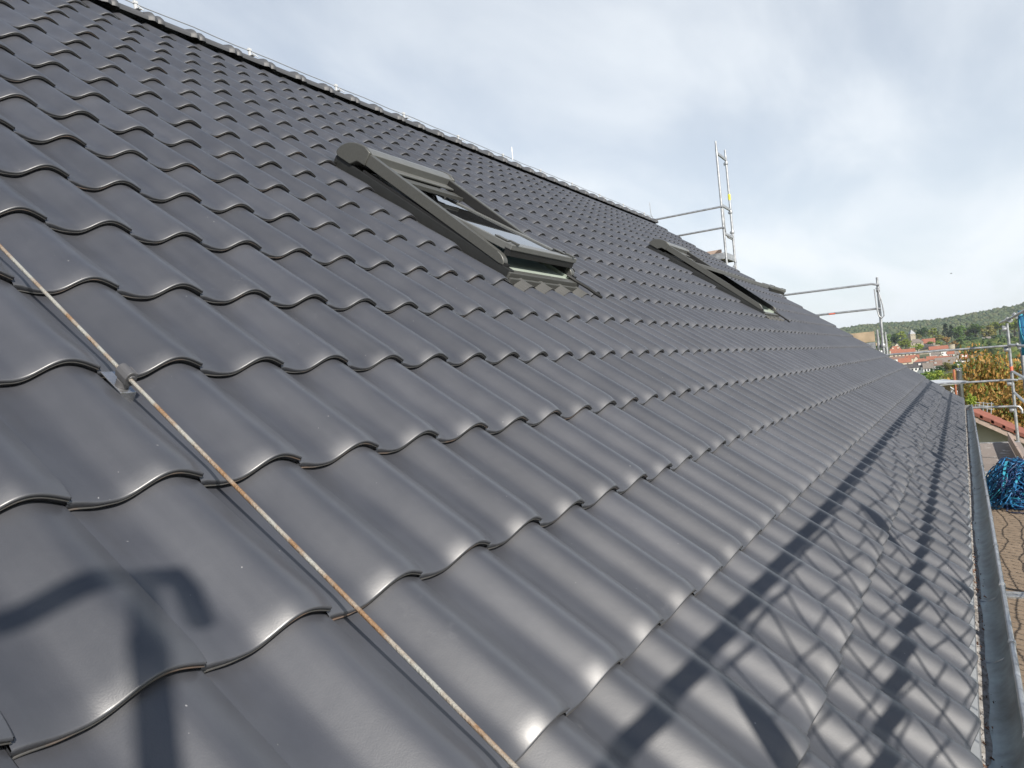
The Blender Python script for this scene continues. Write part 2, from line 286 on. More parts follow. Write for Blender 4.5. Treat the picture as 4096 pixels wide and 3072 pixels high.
def tile(ns, ws, s0=0.0, s1=1.0, width=1.0, shift=0.0, flange=0.0):
    """one tile: (verts in (s,w,n)), quads, material indices"""
    S = np.linspace(s0, s1, ns); Wl = np.array(ws)
    rows = [np.stack([S, np.full(ns, w_), surf(S, w_)], -1) for w_ in Wl[::-1]]          # top sheet, ridge side first
    top0 = surf(S, 0.0)
    front = [(-.0012, -.0010), (-.0020, -.0028), (-.0010, -.0052), (.0006, -.0075)]
    rows += [np.stack([S, np.full(ns, a), top0 + b], -1) for a, b in front]
    lip = [(.0006, -.0075), (-.0016, -.0084), (-.0012, -.0096)]; low = [(-.0012, -.0096), (.0022, -.0108), (.0058, -.0190), (.008, -.0205), (.030, -.0205)]
    ex = .0078 * np.clip(1 - S / .30, 0, 1)
    rows[-2][:, 2] -= ex * .4; rows[-1][:, 2] -= ex
    V = []; F = []; Mi = []
    def strip(rws, m):
        b = len(V) and sum(len(x) for x in V) or 0
        V.extend(rws); k = ns
        for r in range(len(rws) - 1):
            for i in range(k - 1):
                F.append((b + r * k + i, b + (r + 1) * k + i, b + (r + 1) * k + i + 1, b + r * k + i + 1)); Mi.append(m)
    strip(rows, 0)
    strip([np.stack([S, np.full(ns, a), top0 + b - ex], -1) for a, b in lip], 1)
    strip([np.stack([S, np.full(ns, a), top0 + b - ex], -1) for a, b in low], 0)
    # right-hand edge of the crest
    allw = np.array(list(Wl[::-1])); se = s1
    b = sum(len(x) for x in V); e = surf(np.full(len(allw), se), allw); d = 0.009 + flange
    V.append(np.stack([np.full(len(allw), se), allw, e], -1)); V.append(np.stack([np.full(len(allw), se + .010), allw, e - .0025], -1)); V.append(np.stack([np.full(len(allw), se + .010), allw, e - d], -1))
    k = len(allw)
    for r in range(2):
        for i in range(k - 1): F.append((b + r * k + i, b + r * k + i + 1, b + (r + 1) * k + i + 1, b + (r + 1) * k + i)); Mi.append(0)
    # left-hand cheek of the front edge
    b = sum(len(x) for x in V); t0 = surf(np.array([s0]), 0.0)[0]
    V.append(np.array([[s0, -.0024, t0 - .004], [s0, -.0014, t0 - .027], [s0, .05, t0 - .022], [s0, .05, t0 - .002]])); F.append((b, b + 1, b + 2, b + 3)); Mi.append(0)
    V = np.concatenate(V); return V, np.array(F), np.array(Mi)
W_HI = [0, .0015, .004, .008, .013, .019, .026, .034, .045, .07, .12, .20, .28, .345, .39]
W_MID = [0, .003, .009, .018, .028, .042, .09, .20, .345, .38]
W_LO = [0, .006, .020, .042, .16, .345, .375]
LOD = {0: tile(44, W_HI), 1: tile(28, W_MID), 2: tile(23, W_LO)}
CUT = [(7, 10, 13, 16), (7, 11, 39, 42)]
Vs, Fs, Ms, Rs = [], [], [], []; base = 0
crn = (CAM.x, CAM.y * CT + CAM.z * ST, -CAM.y * ST + CAM.z * CT)
def put(T, k0, i, width=1.0):
    global base
    v, f, m = T; r = random.random()
    ju, jv, jn, jr = random.gauss(0, .0007), random.gauss(0, .0012), random.gauss(0, .0008), random.gauss(0, .0055)
    A = np.stack([(k0 + v[:, 0] * width) * AC + ju + (v[:, 1]) * jr * .5, i * LC + v[:, 1] + jv + (v[:, 0] - .5) * AC * jr, v[:, 2] + jn], -1)
    Vs.append(A); Fs.append(f + base); Ms.append(m); Rs.append(np.full(len(v), r)); base += len(v)
for i in range(NC):
    for k in range(NU0, NU1):
        if any(i0 <= i <= i1 and k0 <= k <= k1 for i0, i1, k0, k1 in CUT):
            if any(i0 <= i <= i1 and k == k0 for i0, i1, k0, k1 in CUT): put(tile(8, W_MID, 0.0, 0.13), k - 1, i)
            continue
        d = math.dist(crn, ((k - .5) * AC, (i + .4) * LC, 0)); l = 0 if d < 2.6 else (1 if d < 6 else 2)
        put(LOD[l], k - 1, i)
    # verge tile: a lone crest with a side flange
    put(tile(12, W_MID, .42, 1.0, flange=.11), NU1 - 1 - .42, i, 0.9)
ro = npmesh('roof', roofa(np.concatenate(Vs)), np.concatenate(Fs), [M_TILE, M_TEDGE], np.concatenate(Ms), True, house, {'tile_random': np.concatenate(Rs)})
u0, u1 = NU0 * AC - .2, U_END - .05
# sarking sheet under the tiles, with openings for the roof windows, plus the far roof slope and the body of the house
VR = 19.05 * LC
sk = MB(); holes = [(2.80, 3.64, 2.45, 3.75), (8.76, 9.60, 2.45, 4.10)]
for a, b, c, e in [(u0, holes[0][0], 0, VR), (holes[0][1], holes[1][0], 0, VR), (holes[1][1], u1, 0, VR)] + [(h[0], h[1], 0, h[2]) for h in holes] + [(h[0], h[1], h[3], VR) for h in holes]:
    sk.rbox((a, b), (c + .03, e), (-.085, -.07))
sk.build('sarking', M_DARK, house)
YR, ZR = VR * CT, VR * ST
mb = MB(); mb.add([(u0, YR + .1, ZR - .05), (u1, YR + .1, ZR - .05), (u1, 2 * YR, -.05), (u0, 2 * YR, -.05)], [(0, 1, 2, 3)])
mb.build('rear_roof_slope', M_TILE, house)
M_RENDER = mat('pale_render', (0.62, 0.60, 0.55), 0.85, var=0.06, vscale=2, bump=0.2, bscale=90)
mb = MB(); x0, x1, y0, y1 = u0 + .3, U_END - .35, .45, 2 * YR - .4
mb.add([(x0, y0, -7.2), (x1, y0, -7.2), (x1, y1, -7.2), (x0, y1, -7.2), (x0, y0, .1), (x1, y0, .1), (x1, y1, .1), (x0, y1, .1), (x0, YR, ZR - .25), (x1, YR, ZR - .25)],
       [(0, 1, 5, 4), (3, 7, 6, 2), (1, 2, 6, 9, 5), (0, 4, 8, 7, 3)]); mb.build('wall', M_RENDER, house)
mb = MB(); mb.rbox((u0, u1), (.02, .30), (-.13, -.09)); mb.box(((u0 + u1) / 2, .06, -.16), (u1 - u0, .025, .17)); mb.build('fascia', M_BOARD, house)
# ridge capping: overlapping ridge tiles with raised collars
rd = MB(); nR = 46; step = (U_END + .2 - (u0 - .3)) / nR
for q in range(nR):
    ua = U_END + .02 - q * step; ub = ua - step - .02
    secs = [(ub, .066, 0), (ua - .138, .067, 0), (ua - .118, .082, 1), (ua - .100, .088, 1), (ua - .078, .078, 1), (ua - .058, .069, 0), (ua - .046, .077, 1), (ua - .026, .083, 1), (ua - .008, .078, 1), (ua, .071, 1)]
    K = 13; vs = []
    for (x, r, c) in secs:
        for j in range(K):
            a = math.pi * (j / (K - 1)) * 1.12 - math.pi * .06
            y = -math.cos(a) * (r + .035) * 1.25; z = math.sin(a) * r * 1.05
            vs.append((x, YR + .035 + y, ZR - .005 + z))
    fs = [(i * K + j, i * K + j + 1, (i + 1) * K + j + 1, (i + 1) * K + j) for i in range(len(secs) - 1) for j in range(K - 1)]
    fs.append(tuple((len(secs) - 1) * K + j for j in range(K)))
    rd.add(vs, fs)
rd.build('ridge_capping', mat('ridge_tile', (.062, .064, .070), .55, var=.08), house, smooth=True)
mb = MB(); mb.rbox((u0, u1), (VR - .22, VR + .05), (-.05, -.012)); mb.build('ridge_gap_strip', M_DARK, house)

# gutter, its straps, drip flashing and the dirt in it
GY, GZc, GR = -.040, -.070, .066; gx0, gx1 = u0, U_END - .28
K = 15; vs = []; nx = 60
for i in range(nx + 1):
    x = gx0 + (gx1 - gx0) * i / nx; sag = .003 * math.sin(x * 1.7) - .0025 * (x - 5) * .2
    for j in range(K):
        a = math.pi + math.pi * j / (K - 1); rr = GR
        vs.append((x, GY - math.cos(a) * -rr, GZc + math.sin(a) * rr * 1.05 + sag))
fs = [(i * K + j, i * K + j + 1, (i + 1) * K + j + 1, (i + 1) * K + j) for i in range(nx) for j in range(K - 1)]
mb = MB(); mb.add(vs, fs)
gut = mb.build('gutter', M_GUT, house, smooth=True); sd = gut.modifiers.new('solid', 'SOLIDIFY'); sd.thickness = 0.0015
mb = MB(); mb.tube([(gx0 + (gx1 - gx0) * i / nx, GY - GR - .006, GZc + .004 + .003 * math.sin((gx0 + (gx1 - gx0) * i / nx) * 1.7) - .0005 * (gx0 + (gx1 - gx0) * i / nx - 5)) for i in range(nx + 1)], .0095, 10)
mb.build('bead', M_GALV, gut, smooth=True)
mb = MB(); ring = [(gx1, GY - math.cos(math.pi + math.pi * j / (K - 1)) * -GR, GZc + math.sin(math.pi + math.pi * j / (K - 1)) * GR * 1.05) for j in range(K)]
mb.prism(None, ring, [(p[0] + .004, p[1], p[2]) for p in ring]); mb.build('end_cap', M_GALV, gut)
xg = -1.2
while xg < gx1 - .2:
    mb = MB(); P = [(xg, GY + math.cos(math.pi * (1 + .22 * q)) * (GR + .004), GZc + math.sin(math.pi * (1 + .22 * q)) * (GR * 1.05 + .004)) for q in (0, .5, 1, 2, 3, 4)]
    mb.tube(P, .004, 6)
    mb.tube([(xg - .013, GY - GR - .006, GZc + .004), (xg + .013, GY - GR - .006, GZc + .004)], .0125, 10)
    mb.build('gutter_strap', M_GALV, gut); xg += .72
mb = MB(); mb.add([(gx0, .10, .012), (gx1 + .3, .10, .012), (gx1 + .3, -.006, -.034), (gx0, -.006, -.034), (gx1 + .3, -.008, -.085), (gx0, -.008, -.085)], [(0, 1, 2, 3), (3, 2, 4, 5)])
mb.build('eave_flashing', M_DRIP, house)
db = MB()
nb = 60; vs = []
for i in range(nb * 6 + 1):
    x = gx0 + (gx1 - gx0) * i / (nb * 6)
    for j, a in enumerate((1.86, 1.74, 1.65, 1.54)):
        e = .05 * noise.noise(Vector((x * 6, j * .7, 5))) if j == 3 else 0
        rr = GR - .0025 - .004 * (j in (1, 2)) * (.6 + .4 * noise.noise(Vector((x * 9, j, 1))))
        vs.append((x, GY + math.cos(math.pi * (a + e)) * rr, GZc + math.sin(math.pi * (a + e)) * rr * 1.05))
db.add(vs, [(i * 4 + j, i * 4 + j + 1, (i + 1) * 4 + j + 1, (i + 1) * 4 + j) for i in range(nb * 6) for j in range(3)])
M_BITS = mat('leaf_bits', (0.10, 0.05, 0.03), 0.9, island=0.9)
for q in range(900):
    x = random.uniform(.2, gx1) if random.random() < .6 else random.uniform(.6, 4); a = random.gauss(1.64, .07); a = min(1.75, max(1.38, a)); l = random.uniform(.002, .007)
    c = Vector((x, GY - math.cos(math.pi * a) * -(GR - .008), GZc + math.sin(math.pi * a) * (GR * 1.05 - .008))); t = random.uniform(0, 6.28)
    X = Vector((math.cos(t), math.sin(t) * .7, .3)).normalized(); Y = X.cross(Vector((0, .6, .8))).normalized()
    db.add([c - X * l - Y * l * .35, c + X * l - Y * l * .35, c + X * l * .7 + Y * l * .4 + Vector((0, 0, .002)), c - X * l + Y * l * .3], [(0, 1, 2, 3)], 1)
db.build('gutter_dirt', [M_GUTD, M_BITS], None, smooth=True, kind='stuff', label='dried dirt and leaf bits lying along the back of the gutter', cat='dirt')

# ------------------------------------------------------------------ roof windows
def skylight(u0, u1, v0, v1, ang, nm, label):
    p = link(bpy.data.objects.new('roof_window', None)); p.parent = house; p.location = Vector(roof((u0 + u1) / 2, v0, 0)) - house.location; p['label'] = label
    vb = v1 - .235                                 # lower edge of the shutter box
    # flashing trough round the window
    m = MB(); m.rbox((u0 - .035, u0 + .002), (v0, v1 - .02), (-.04, -.012)); m.rbox((u1 - .002, u1 + .03), (v0, v1 - .02), (-.04, -.012)); m.rbox((u0 - .03, u1 + .03), (v1 - .03, v1 + .05), (-.03, .010)); m.build('side_flashing', M_ALUD, p)
    # frame
    m = MB(); fw = .05
    m.rbox((u0, u0 + fw), (v0, v1), (-.10, .045)); m.rbox((u1 - fw, u1), (v0, v1), (-.10, .045)); m.rbox((u0 + fw, u1 - fw), (v1 - .10, v1), (-.10, .044))
    m.build('frame', M_ALUD, p, bevel=.003)
    m = MB(); m.rbox((u0 + .002, u1 - .002), (v0 - .012, v0 + .035), (-.02, .036)); m.rbox((u0 + .004, u1 - .004), (v0 - .03, v0 - .012), (-.02, .012)); m.build('bottom_cover', M_ALU, p, bevel=.004)
    # lining of the opening: pale at the sill, wooden at the sides and head
    m = MB(); m.add([roof(u0 + fw, v0 + .036, .030), roof(u1 - fw, v0 + .036, .030), roof(u1 - fw, v0 + .58, .0), roof(u0 + fw, v0 + .58, .0)], [(0, 1, 2, 3)]); m.rbox((u0 + fw, u0 + fw + .012), (v0 + .05, v1 - .1), (-.34, .010)); m.rbox((u1 - fw - .012, u1 - fw), (v0 + .05, v1 - .1), (-.34, .044)); m.build('sill_lining', M_WHITE, p)
    m = MB(); m.rbox((u0 + fw, u1 - fw), (v1 - .14, v1 - .10), (-.34, .02)); m.build('head_lining', M_WOOD, p)
    m = MB(); m.rbox((u0 + fw + .013, u1 - fw - .013), (v0 + .585, v1 - .15), (-.05, -.035)); m.build('brown_backing_board', M_WOOD, p)  # board added under the upper pane to give it a brown reflection
    m = MB(); m.rbox((u0 - .02, u1 + .02), (v0 - .02, v1), (-.40, -.38)); m.build('dark_room_backing', M_DARK, p)  # dark sheet closing the opening, stands in for the unlit room
    # side rails of the roller shutter, rounded at the foot
    for (a, b) in ((u0 - .004, u0 + .042), (u1 - .042, u1 + .004)):
        m = MB(); A, B = [], []
        vr0, vr1 = v0 + .06, vb + .02; lo0, hi0, lo1, hi1 = .046, .090, .088, .158
        out = [(vr1, lo1), (vr1, hi1), (vr0 + .06, hi0 + .004)]
        for j in range(9):
            t = math.pi / 2 * j / 8; out.append((vr0 + .06 - .072 * math.sin(t), lo0 + (hi0 + .004 - lo0) * math.cos(t)))
        out.append((vr0 + .02, lo0 - .004))
        m.prism(None, [roof(a, x, y) for x, y in out], [roof(b, x, y) for x, y in out]); m.build('side_rail', M_ALU, p, smooth=True, bevel=.004)
        m = MB(); m.rbox((a + .006, b - .006), (v0 + .03, vb), (.044, .060)); m.build('rail_seal', M_BLACK, p)
    m = MB(); m.prism(None, [roof(u1 - .046, x, y) for x, y in ((v0 + .10, .050), (v0 + .10, .088), (vb, .150), (vb, .09))], [roof(u1 - .0425, x, y) for x, y in ((v0 + .10, .050), (v0 + .10, .088), (vb, .150), (vb, .09))]); m.build('dark_rail_liner', M_BLACK, p)  # black strip added over the right rail to make its inner face dark
    # shutter box: swept quarter-round section with domed end plates
    def sec(g=0.0):
        o = [(vb - g, .090 - g), (vb - g, .160 + g)]
        for j in range(13):
            t = math.pi / 2 * j / 12; o.append((vb + .045 + (.185 + g) * math.sin(t), .062 + (.113 + g) * math.cos(t) - .008 * (1 - math.sin(t)) * 0))
        o += [(v1 - .03 + g, .050 - g), (vb + .10, .050 - g), (vb + .06, .088 - g)]
        return o
    m = MB(); s_ = sec(); m.prism(None, [roof(u0 + .012, x, y) for x, y in s_], [roof(u1 - .012, x, y) for x, y in s_]); m.build('shutter_box', M_ALUL, p, smooth=True, bevel=.003)
    for (a, b) in ((u0 - .012, u0 + .012), (u1 - .012, u1 + .012)):
        m = MB(); s_ = sec(.006); m.prism(None, [roof(a, x, y) for x, y in s_], [roof(b, x, y) for x, y in s_]); m.build('end_plate', M_ALU, p, smooth=True, bevel=.006)
    m = MB(); m.rbox((u0 + .05, u1 - .05), (vb - .07, vb + .02), (.105, .118)); m.build('shutter_slat', M_ALUL, p, bevel=.004)
    m = MB(); m.rbox((u0 + .05, u1 - .05), (vb - .16, vb - .078), (.088, .100)); m.rbox((u0 + .05, u1 - .05), (vb - .168, vb - .158), (.078, .104)); m.build('shutter_end_bar', M_ALU, p, bevel=.003)
    # pivoting sash: turns about its middle, the lower edge lifted out
    vm = (v0 + vb) / 2 + .07; ca, sa = math.cos(ang), math.sin(ang)
    def S(u, t, n): return roof(u, vm + t * ca + n * sa, nm - t * sa + n * ca)
    def sbox(m, u, t, n, mi=0):
        vs = [S(a, b, e) for a in u for b in t for e in n]
        m.add(vs, [(0, 1, 3, 2), (4, 6, 7, 5), (0, 4, 5, 1), (2, 3, 7, 6), (0, 2, 6, 4), (1, 5, 7, 3)], mi)
    su0, su1 = u0 + .056, u1 - .056; tb, tt = -(vm - v0) + .115, (v1 - .19 - vm)
    m = MB(); sbox(m, (su0, su0 + .035), (tb, tt), (-.030, .010)); sbox(m, (su1 - .035, su1), (tb, tt), (-.030, .010)); sbox(m, (su0 + .035, su1 - .035), (tt - .05, tt), (-.030, .008)); sbox(m, (su0 + .035, su1 - .035), (tb, tb + .05), (-.030, .008))
    sash = m.build('sash', M_ALUL, p, bevel=.004)
    m = MB(); sbox(m, (su0 + .004, su1 - .004), (tb + .005, tt - .005), (-.075, -.046)); m.build('sash_lining', M_WHITE, p) if False else None
    m = MB(); sbox(m, (su0 + .033, su1 - .033), (tb + .048, tt - .048), (-.002, .001)); m.build('pane', M_GLASS, p)
    m = MB(); sbox(m, (su0 - .02, su1 + .03), (tb - .045, tb - .004), (-.016, .014)); m.build('sash_bottom_rail', M_ALUL, p, bevel=.004)
    m = MB(); sbox(m, (su0 - .015, su1 + .02), (tb - .040, tb - .010), (-.050, -.017)); m.build('bottom_seal', M_BLACK, p)
    for a in (su0 + .03, su1 - .03):
        m = MB(); sbox(m, (a - .02, a + .02), (tb + .01, tb + .10), (.012, .020)); sbox(m, (a - .012, a + .012), (tb - .05, tb + .01), (.016, .026)); m.build('hinge_cover', M_ALU, p, bevel=.003)
    m = MB(); m.tube([roof(u0 + .33, v0 + .055, -.02), roof(u0 + .37, v0 + .09, .0), roof(u0 + .45, v0 + .085, .0), roof(u0 + .47, v0 + .06, -.02)], .012, 8); m.build('handle', M_ALU, p, smooth=True)
    # pleated apron below the window, pressed over the tiles
    cx0, cx1 = u0 - .10, u1 + .12; na = 260; nv = 7; vs = []
    for i in range(na + 1):
        u = cx0 + (cx1 - cx0) * i / na; s_ = (u / AC) % 1.0
        for j in range(nv + 1):
            v = v0 - .10 + (.130) * j / nv; wv = v - 6 * LC
            n = float(surf(np.array([s_]), wv)[0]) + .006 + .0016 * math.sin(u * 2 * math.pi / .0135) + (.016 * (j / nv) ** 2)
            vs.append(roof(u, v, n))
    m = MB(); m.add(vs, [(i * (nv + 1) + j, (i + 1) * (nv + 1) + j, (i + 1) * (nv + 1) + j + 1, i * (nv + 1) + j + 1) for i in range(na) for j in range(nv)])
    m.build('apron', M_LEAD, p, smooth=True)
    m = MB(); P = [roof(u1 - .07, v0 + .06, .05), roof(u1 - .05, v0, .045), roof(u1 + .02, v0 - .06, .035), roof(u1 + .05, v0 - .12, .026), roof(u1 + .09, v0 - .14, .02)]; m.tube(P, .010, 8)
    m.build('cable', M_BLACK, p, smooth=True)
    return p
skylight(2.80, 3.64, 2.47, 3.87, R_(5.4), .088, 'nearer roof window, opened a little, with a grey beige shutter box')
skylight(8.76, 9.60, 2.47, 4.18, R_(11.8), .180, 'farther roof window with its sash swung far out of the roof')

# ------------------------------------------------------------------ lightning protection
lc = thing('lightning_conductor', roof(.24, 1.57, .0), 'rusty lightning conductor rod running down the tiles through a grey clip', 'lightning rod')
P = []
for t in np.linspace(0, 1, 40):
    v = 6.4 + (.02 - 6.4) * t; P.append(roof(.246 + .003 * math.sin(v * 2.1), v, .021 + .002 * math.sin(v * 3.3)))
mb = MB(); mb.tube(P, .0038, 10); mb.build('rod', M_ROD, lc, smooth=True)
for vc in (1.672, 4.777):
    uc = .248; c = Vector(roof(uc, vc, .020)); Xr = Vector((1, 0, 0)); Yr = Vector(roof(0, 1, 0)); Zr = Vector(roof(0, 0, 1))
    mb = MB(); out = [(.0125 * math.cos(2 * math.pi * q / 20) * (1.0 if math.sin(2 * math.pi * q / 20) < .3 else .92), .0135 * math.sin(2 * math.pi * q / 20) - (.004 if math.sin(2 * math.pi * q / 20) < -.5 else 0)) for q in range(20)]
    mb.prism(None, [c - Yr * .018 + Xr * a + Zr * b for a, b in out], [c + Yr * .018 + Xr * a * .94 + Zr * b for a, b in out]); mb.box(c + Zr * .002 + Xr * .0135, (.004, .026, .012), 0, Xr, Yr, Zr); mb.tube([c - Yr * .0185 + Zr * 0, c - Yr * .0215], .0075, 12)
    cl = mb.build('clip', M_PLASTIC, lc, bevel=.0015)
    mb = MB(); mb.tube([c - Zr * .026, c - Zr * .014], .013, 14); mb.build('clip_foot', M_PLASTIC, cl, smooth=True)
    mb = MB(); bz = -.029
    for (ya, yb2, za, zb) in ((.050, -.022, bz, bz + .0025), (-.0215, -.024, bz + .0025, bz - .026), (-.024, -.010, bz - .024, bz - .0265)):
        mb.box(c + Yr * ((ya + yb2) / 2) + Zr * ((za + zb) / 2), (.032, abs(ya - yb2), abs(za - zb)), 0, Xr, Yr, Zr)
    mb.build('bracket', M_SHINY, lc, bevel=.0012)
RZ = ZR + .138
rw = thing('ridge_wire', (5, YR, RZ), 'thin aluminium lightning wire held above the ridge on white holders', 'wire')
mb = MB(); mb.tube([(u0 + (U_END + .05 - u0) * i / 80, YR + .02 + .004 * math.sin(i * 1.3), RZ - .006 * abs(math.sin(i * .9))) for i in range(81)], .0045, 7); mb.build('wire', M_WIRE, rw, smooth=True)
x = 14.12
while x > u0:
    mb = MB(); mb.box((x, YR + .02, RZ - .028), (.022, .018, .058)); mb.box((x, YR + .02, RZ + .004), (.034, .026, .022)); mb.box((x, YR + .02, RZ - .058), (.04, .10, .008)); mb.tube([(x - .016, YR - .03, RZ - .042), (x - .016, YR - .10, RZ - .105)], .005, 6)
    mb.build('holder', M_SHELL, rw, bevel=.003); x -= 1.10
for x, h, bent in ((8.89, .17, 0), (U_END - .05, .28, 1)):
    mb = MB(); P = [(x + (.10 if bent else 0), YR + .02, RZ - .02), (x + (.02 if bent else 0), YR + .02, RZ + .01), (x, YR + .02, RZ + .10), (x - .01, YR + .02, RZ + h)] if bent else [(x, YR + .02, RZ - .02), (x, YR + .02, RZ + h)]
    mb.tube(P, .006, 7); mb.build('air_terminal', M_WIRE, rw, smooth=True)

# ------------------------------------------------------------------ scaffolding
TR = .0242
def coupler(mb_parent, c, ax, r=.038):
    m = MB(); c = Vector(c); ax = Vector(ax).normalized(); m.tube([c - ax * .03, c + ax * .03], r, 10); b = ax.orthogonal().normalized()
    m.box(c + b * .045, (.05, .05, .045), 0, b, ax, b.cross(ax)); m.tube([c + b * .05 - ax * .035, c + b * .05 + ax * .04], .009, 6)
    m.build('coupler', M_GALV, mb_parent, smooth=True, bevel=.003)
gs = thing('gable_scaffold', (15.1, 1.5, -7.0), 'galvanised tube scaffold stepping up past the far gable end', 'scaffold')
XA, XB = 14.85, 15.55
def post(par, x, y, z0, z1, r=TR):
    m = MB(); m.tube([(x, y, z0), (x, y, z1 - .13), (x, y, z1 - .128), (x, y, z1)], [r, r, r * .8, r * .8], 14); return m.build('post', M_GALV, par, smooth=True)
def rail(par, pts, r=.0195, name='guard_rail'):
    m = MB(); m.tube(pts, r, 12); return m.build(name, M_GALV, par, smooth=True)
# the tower frame by the ridge
YT = 3.86
post(gs, XA, YT, -6.9, 5.45); post(gs, XB, YT, -6.9, 5.43)
for z in (5.22, 3.95 + .22):
    m = MB(); m.box(((XA + XB) / 2, YT, z), (XB - XA, .030, .055)); m.build('cross_bar', M_GALV, gs, bevel=.004)
rail(gs, [(XA + .12, YT, 4.12), (XA + .12, YT, 3.72), (XA + .16, YT, 3.60), (XA + .3, YT, 3.55), (XB, YT, 3.55)], .014, 'bent_brace')
m = MB(); m.box(((XA + XB) / 2, YT, 3.60), (XB - XA, .03, .05)); m.build('cross_bar', M_GALV, gs, bevel=.004)
for z in (4.13, 3.71): rail(gs, [(XA - .03, YT - .03, z), (XA - .03, YT + 2.57, z)])
m = MB(); m.tube([(XB, YT, 4.38), (XB, YT, 4.50)], TR * 1.12, 14, 0)
tg = m.build('yellow_tag', M_YELLOW, gs, smooth=True)
m = MB()
for k, dz in enumerate((-.042, -.018, .008, .030)): m.box((XB - TR * 1.13 + .001, YT - .002 + .008 * (-1) ** k, 4.44 + dz), (.002, .016, .008))
m.build('tag_mark', M_TAGINK, tg)
for z in (4.13, 3.71, 5.15): coupler(gs, (XB, YT, z), (0, 0, 1))
m = MB(); m.box(((XA + XB) / 2, YT + 1.42, 3.19), (.68, 2.8, .05)); m.build('deck', M_TAN, gs, bevel=.004)
m = MB(); m.box((XA, YT + 1.43, 3.155), (.035, 2.8, .13)); m.box((XB, YT + 1.43, 3.165), (.035, 2.8, .14)); m.box(((XA + XB) / 2, YT + .02, 3.16), (.73, .04, .13)); m.build('deck_beam', M_GALV, gs, bevel=.004)
m = MB(); m.box((XB - .04, YT + 1.5, 3.33), (.03, 2.5, .12)); m.build('toe_board', M_BOARD, gs, bevel=.003)
m = MB(); m.tube([(XA, YT - .02, 2.75), (XB, YT - .02, 3.08)], .018, 8); m.build('brace', M_GALV, gs, smooth=True)
# middle frame
YM = 1.185
post(gs, XA, YM, -6.9, 2.31); post(gs, XB, YM, -6.9, 1.32); post(gs, XA + .02, YM + .075, -6.9, 1.36, TR * 1.05)
rail(gs, [(XA - .03, YM - .03, 2.165), (XA - .03, YM + .10, 2.200), (XA - .03, YT, 2.215)])
rail(gs, [(XA - .03, YM - .02, 1.74), (XA - .03, YT, 1.765)])
m = MB(); m.tube([(XA - .03, YM + .75, 1.7455), (XA - .03, YM + .86, 1.7463)], .0202, 12); m.build('red_mark', M_ORANGE, gs, smooth=True)
loop = [(XA - .05, YM + .055, 2.10), (XA - .05, YM + .045, 1.75), (XA - .05, YM + .02, 1.60), (XA - .05, YM - .03, 1.56), (XA - .05, YM - .065, 1.60), (XA - .05, YM - .055, 1.80), (XA - .05, YM - .005, 2.08)]
rail(gs, loop, .011, 'loop_handle'); coupler(gs, (XA - .01, YM, 2.08), (0, 1, 0)); coupler(gs, (XA, YM, 1.06), (0, 0, 1), .042); coupler(gs, (XA, YM + .05, .94), (0, 0, 1), .042)
m = MB(); m.box((XA - .02, YM + 1.05, 1.24), (.03, 1.85, .19)); m.build('toe_board', M_TAN, gs, bevel=.003)
m = MB(); m.box((XA - .01, YM + 1.05, 1.075), (.045, 1.85, .12)); m.tube([(XA - .036, YM + .25, 1.07), (XA - .030, YM + .25, 1.07)], .014, 8, 1); m.tube([(XA - .036, YM + .36, 1.07), (XA - .030, YM + .36, 1.07)], .014, 8, 1); m.build('deck_beam', [M_GALV, M_BLACK], gs, bevel=.003)
m = MB(); m.box(((XA + XB) / 2, YM + 1.05, 1.10), (.66, 1.85, .05)); m.build('deck', M_TAN, gs)
# corner post and the rails running to it
YC = -.735
post(gs, XA, YC, -6.9, 1.235)
for z, y1 in ((.865, 1.16), (.285, 1.16)): rail(gs, [(XA - .03, YC - .075, z - .022), (XA - .03, YC - .03, z - .012), (XA - .03, YC + .05, z - .008), (XA - .03, y1, z + .02)])
rail(gs, [(XA - .03, YC - .095, -.30), (XA - .03, YC - .090, -.235), (XA - .03, YC - .06, -.185), (XA - .03, YC, -.175), (XA - .03, .3, -.150)])
m = MB(); m.tube([(XA, YC, .415), (XA, YC, .50)], TR * 1.03, 14); m.build('red_mark', M_ORANGE, gs, smooth=True)
for z in (1.14, .79, .21, -.24): coupler(gs, (XA - .02, YC + .05, z), (0, 1, 0), .034)
m = MB(); m.box((XA - .03, YC - .13, .285), (.03, .10, .035)); m.box((XA - .03, YC - .17, .235), (.03, .03, .10)); m.build('rail_hook', M_GALV, gs, bevel=.003)

es = thing('eave_scaffold', (6.0, -.75, -7.0), 'galvanised scaffold along the eave with guard rails, seen at the right edge', 'scaffold')
YE = -.775
XP = [-1.115, .10, 2.17, 5.25, 8.33, 12.45]
for i, x in enumerate(XP): post(es, x, YE, -6.9, (2.085 if i == 0 else 1.33))
rail(es, [(-1.0, YE + .04, 1.295), (14.0, YE + .045, 1.285), (16.2, YE + .09, 1.285)], .0215)
rail(es, [(-1.0, YE + .04, .815), (14.95, YE + .03, .87)], .0195); rail(es, [(2.6, YE + .04, .40), (14.95, YE + .03, .42)], .0195); rail(es, [(2.6, YE + .04, .05), (14.95, YE + .03, .06)], .0195)
rail(es, [(-4.2, YE + .04, 2.065), (-1.07, YE + .04, 2.065), (-1.04, YE + .04, 2.055), (-1.025, YE + .04, 2.02), (-1.01, YE + .04, 1.935)], .020)
for x in XP[-1:]:
    for z in (1.275, .84): coupler(es, (x, YE + .02, z), (1, 0, 0), .036)
coupler(es, (13.6, YE + .055, 1.25), (1, 0, 0), .034)
for x in (5.45, 2.62, 8.8, 11.2):
    m = MB(); m.tube([(x, .25, -.775), (x, YE, -.775)], TR, 12); m.build('transom', M_GALV, es, smooth=True)
ZD = -.80
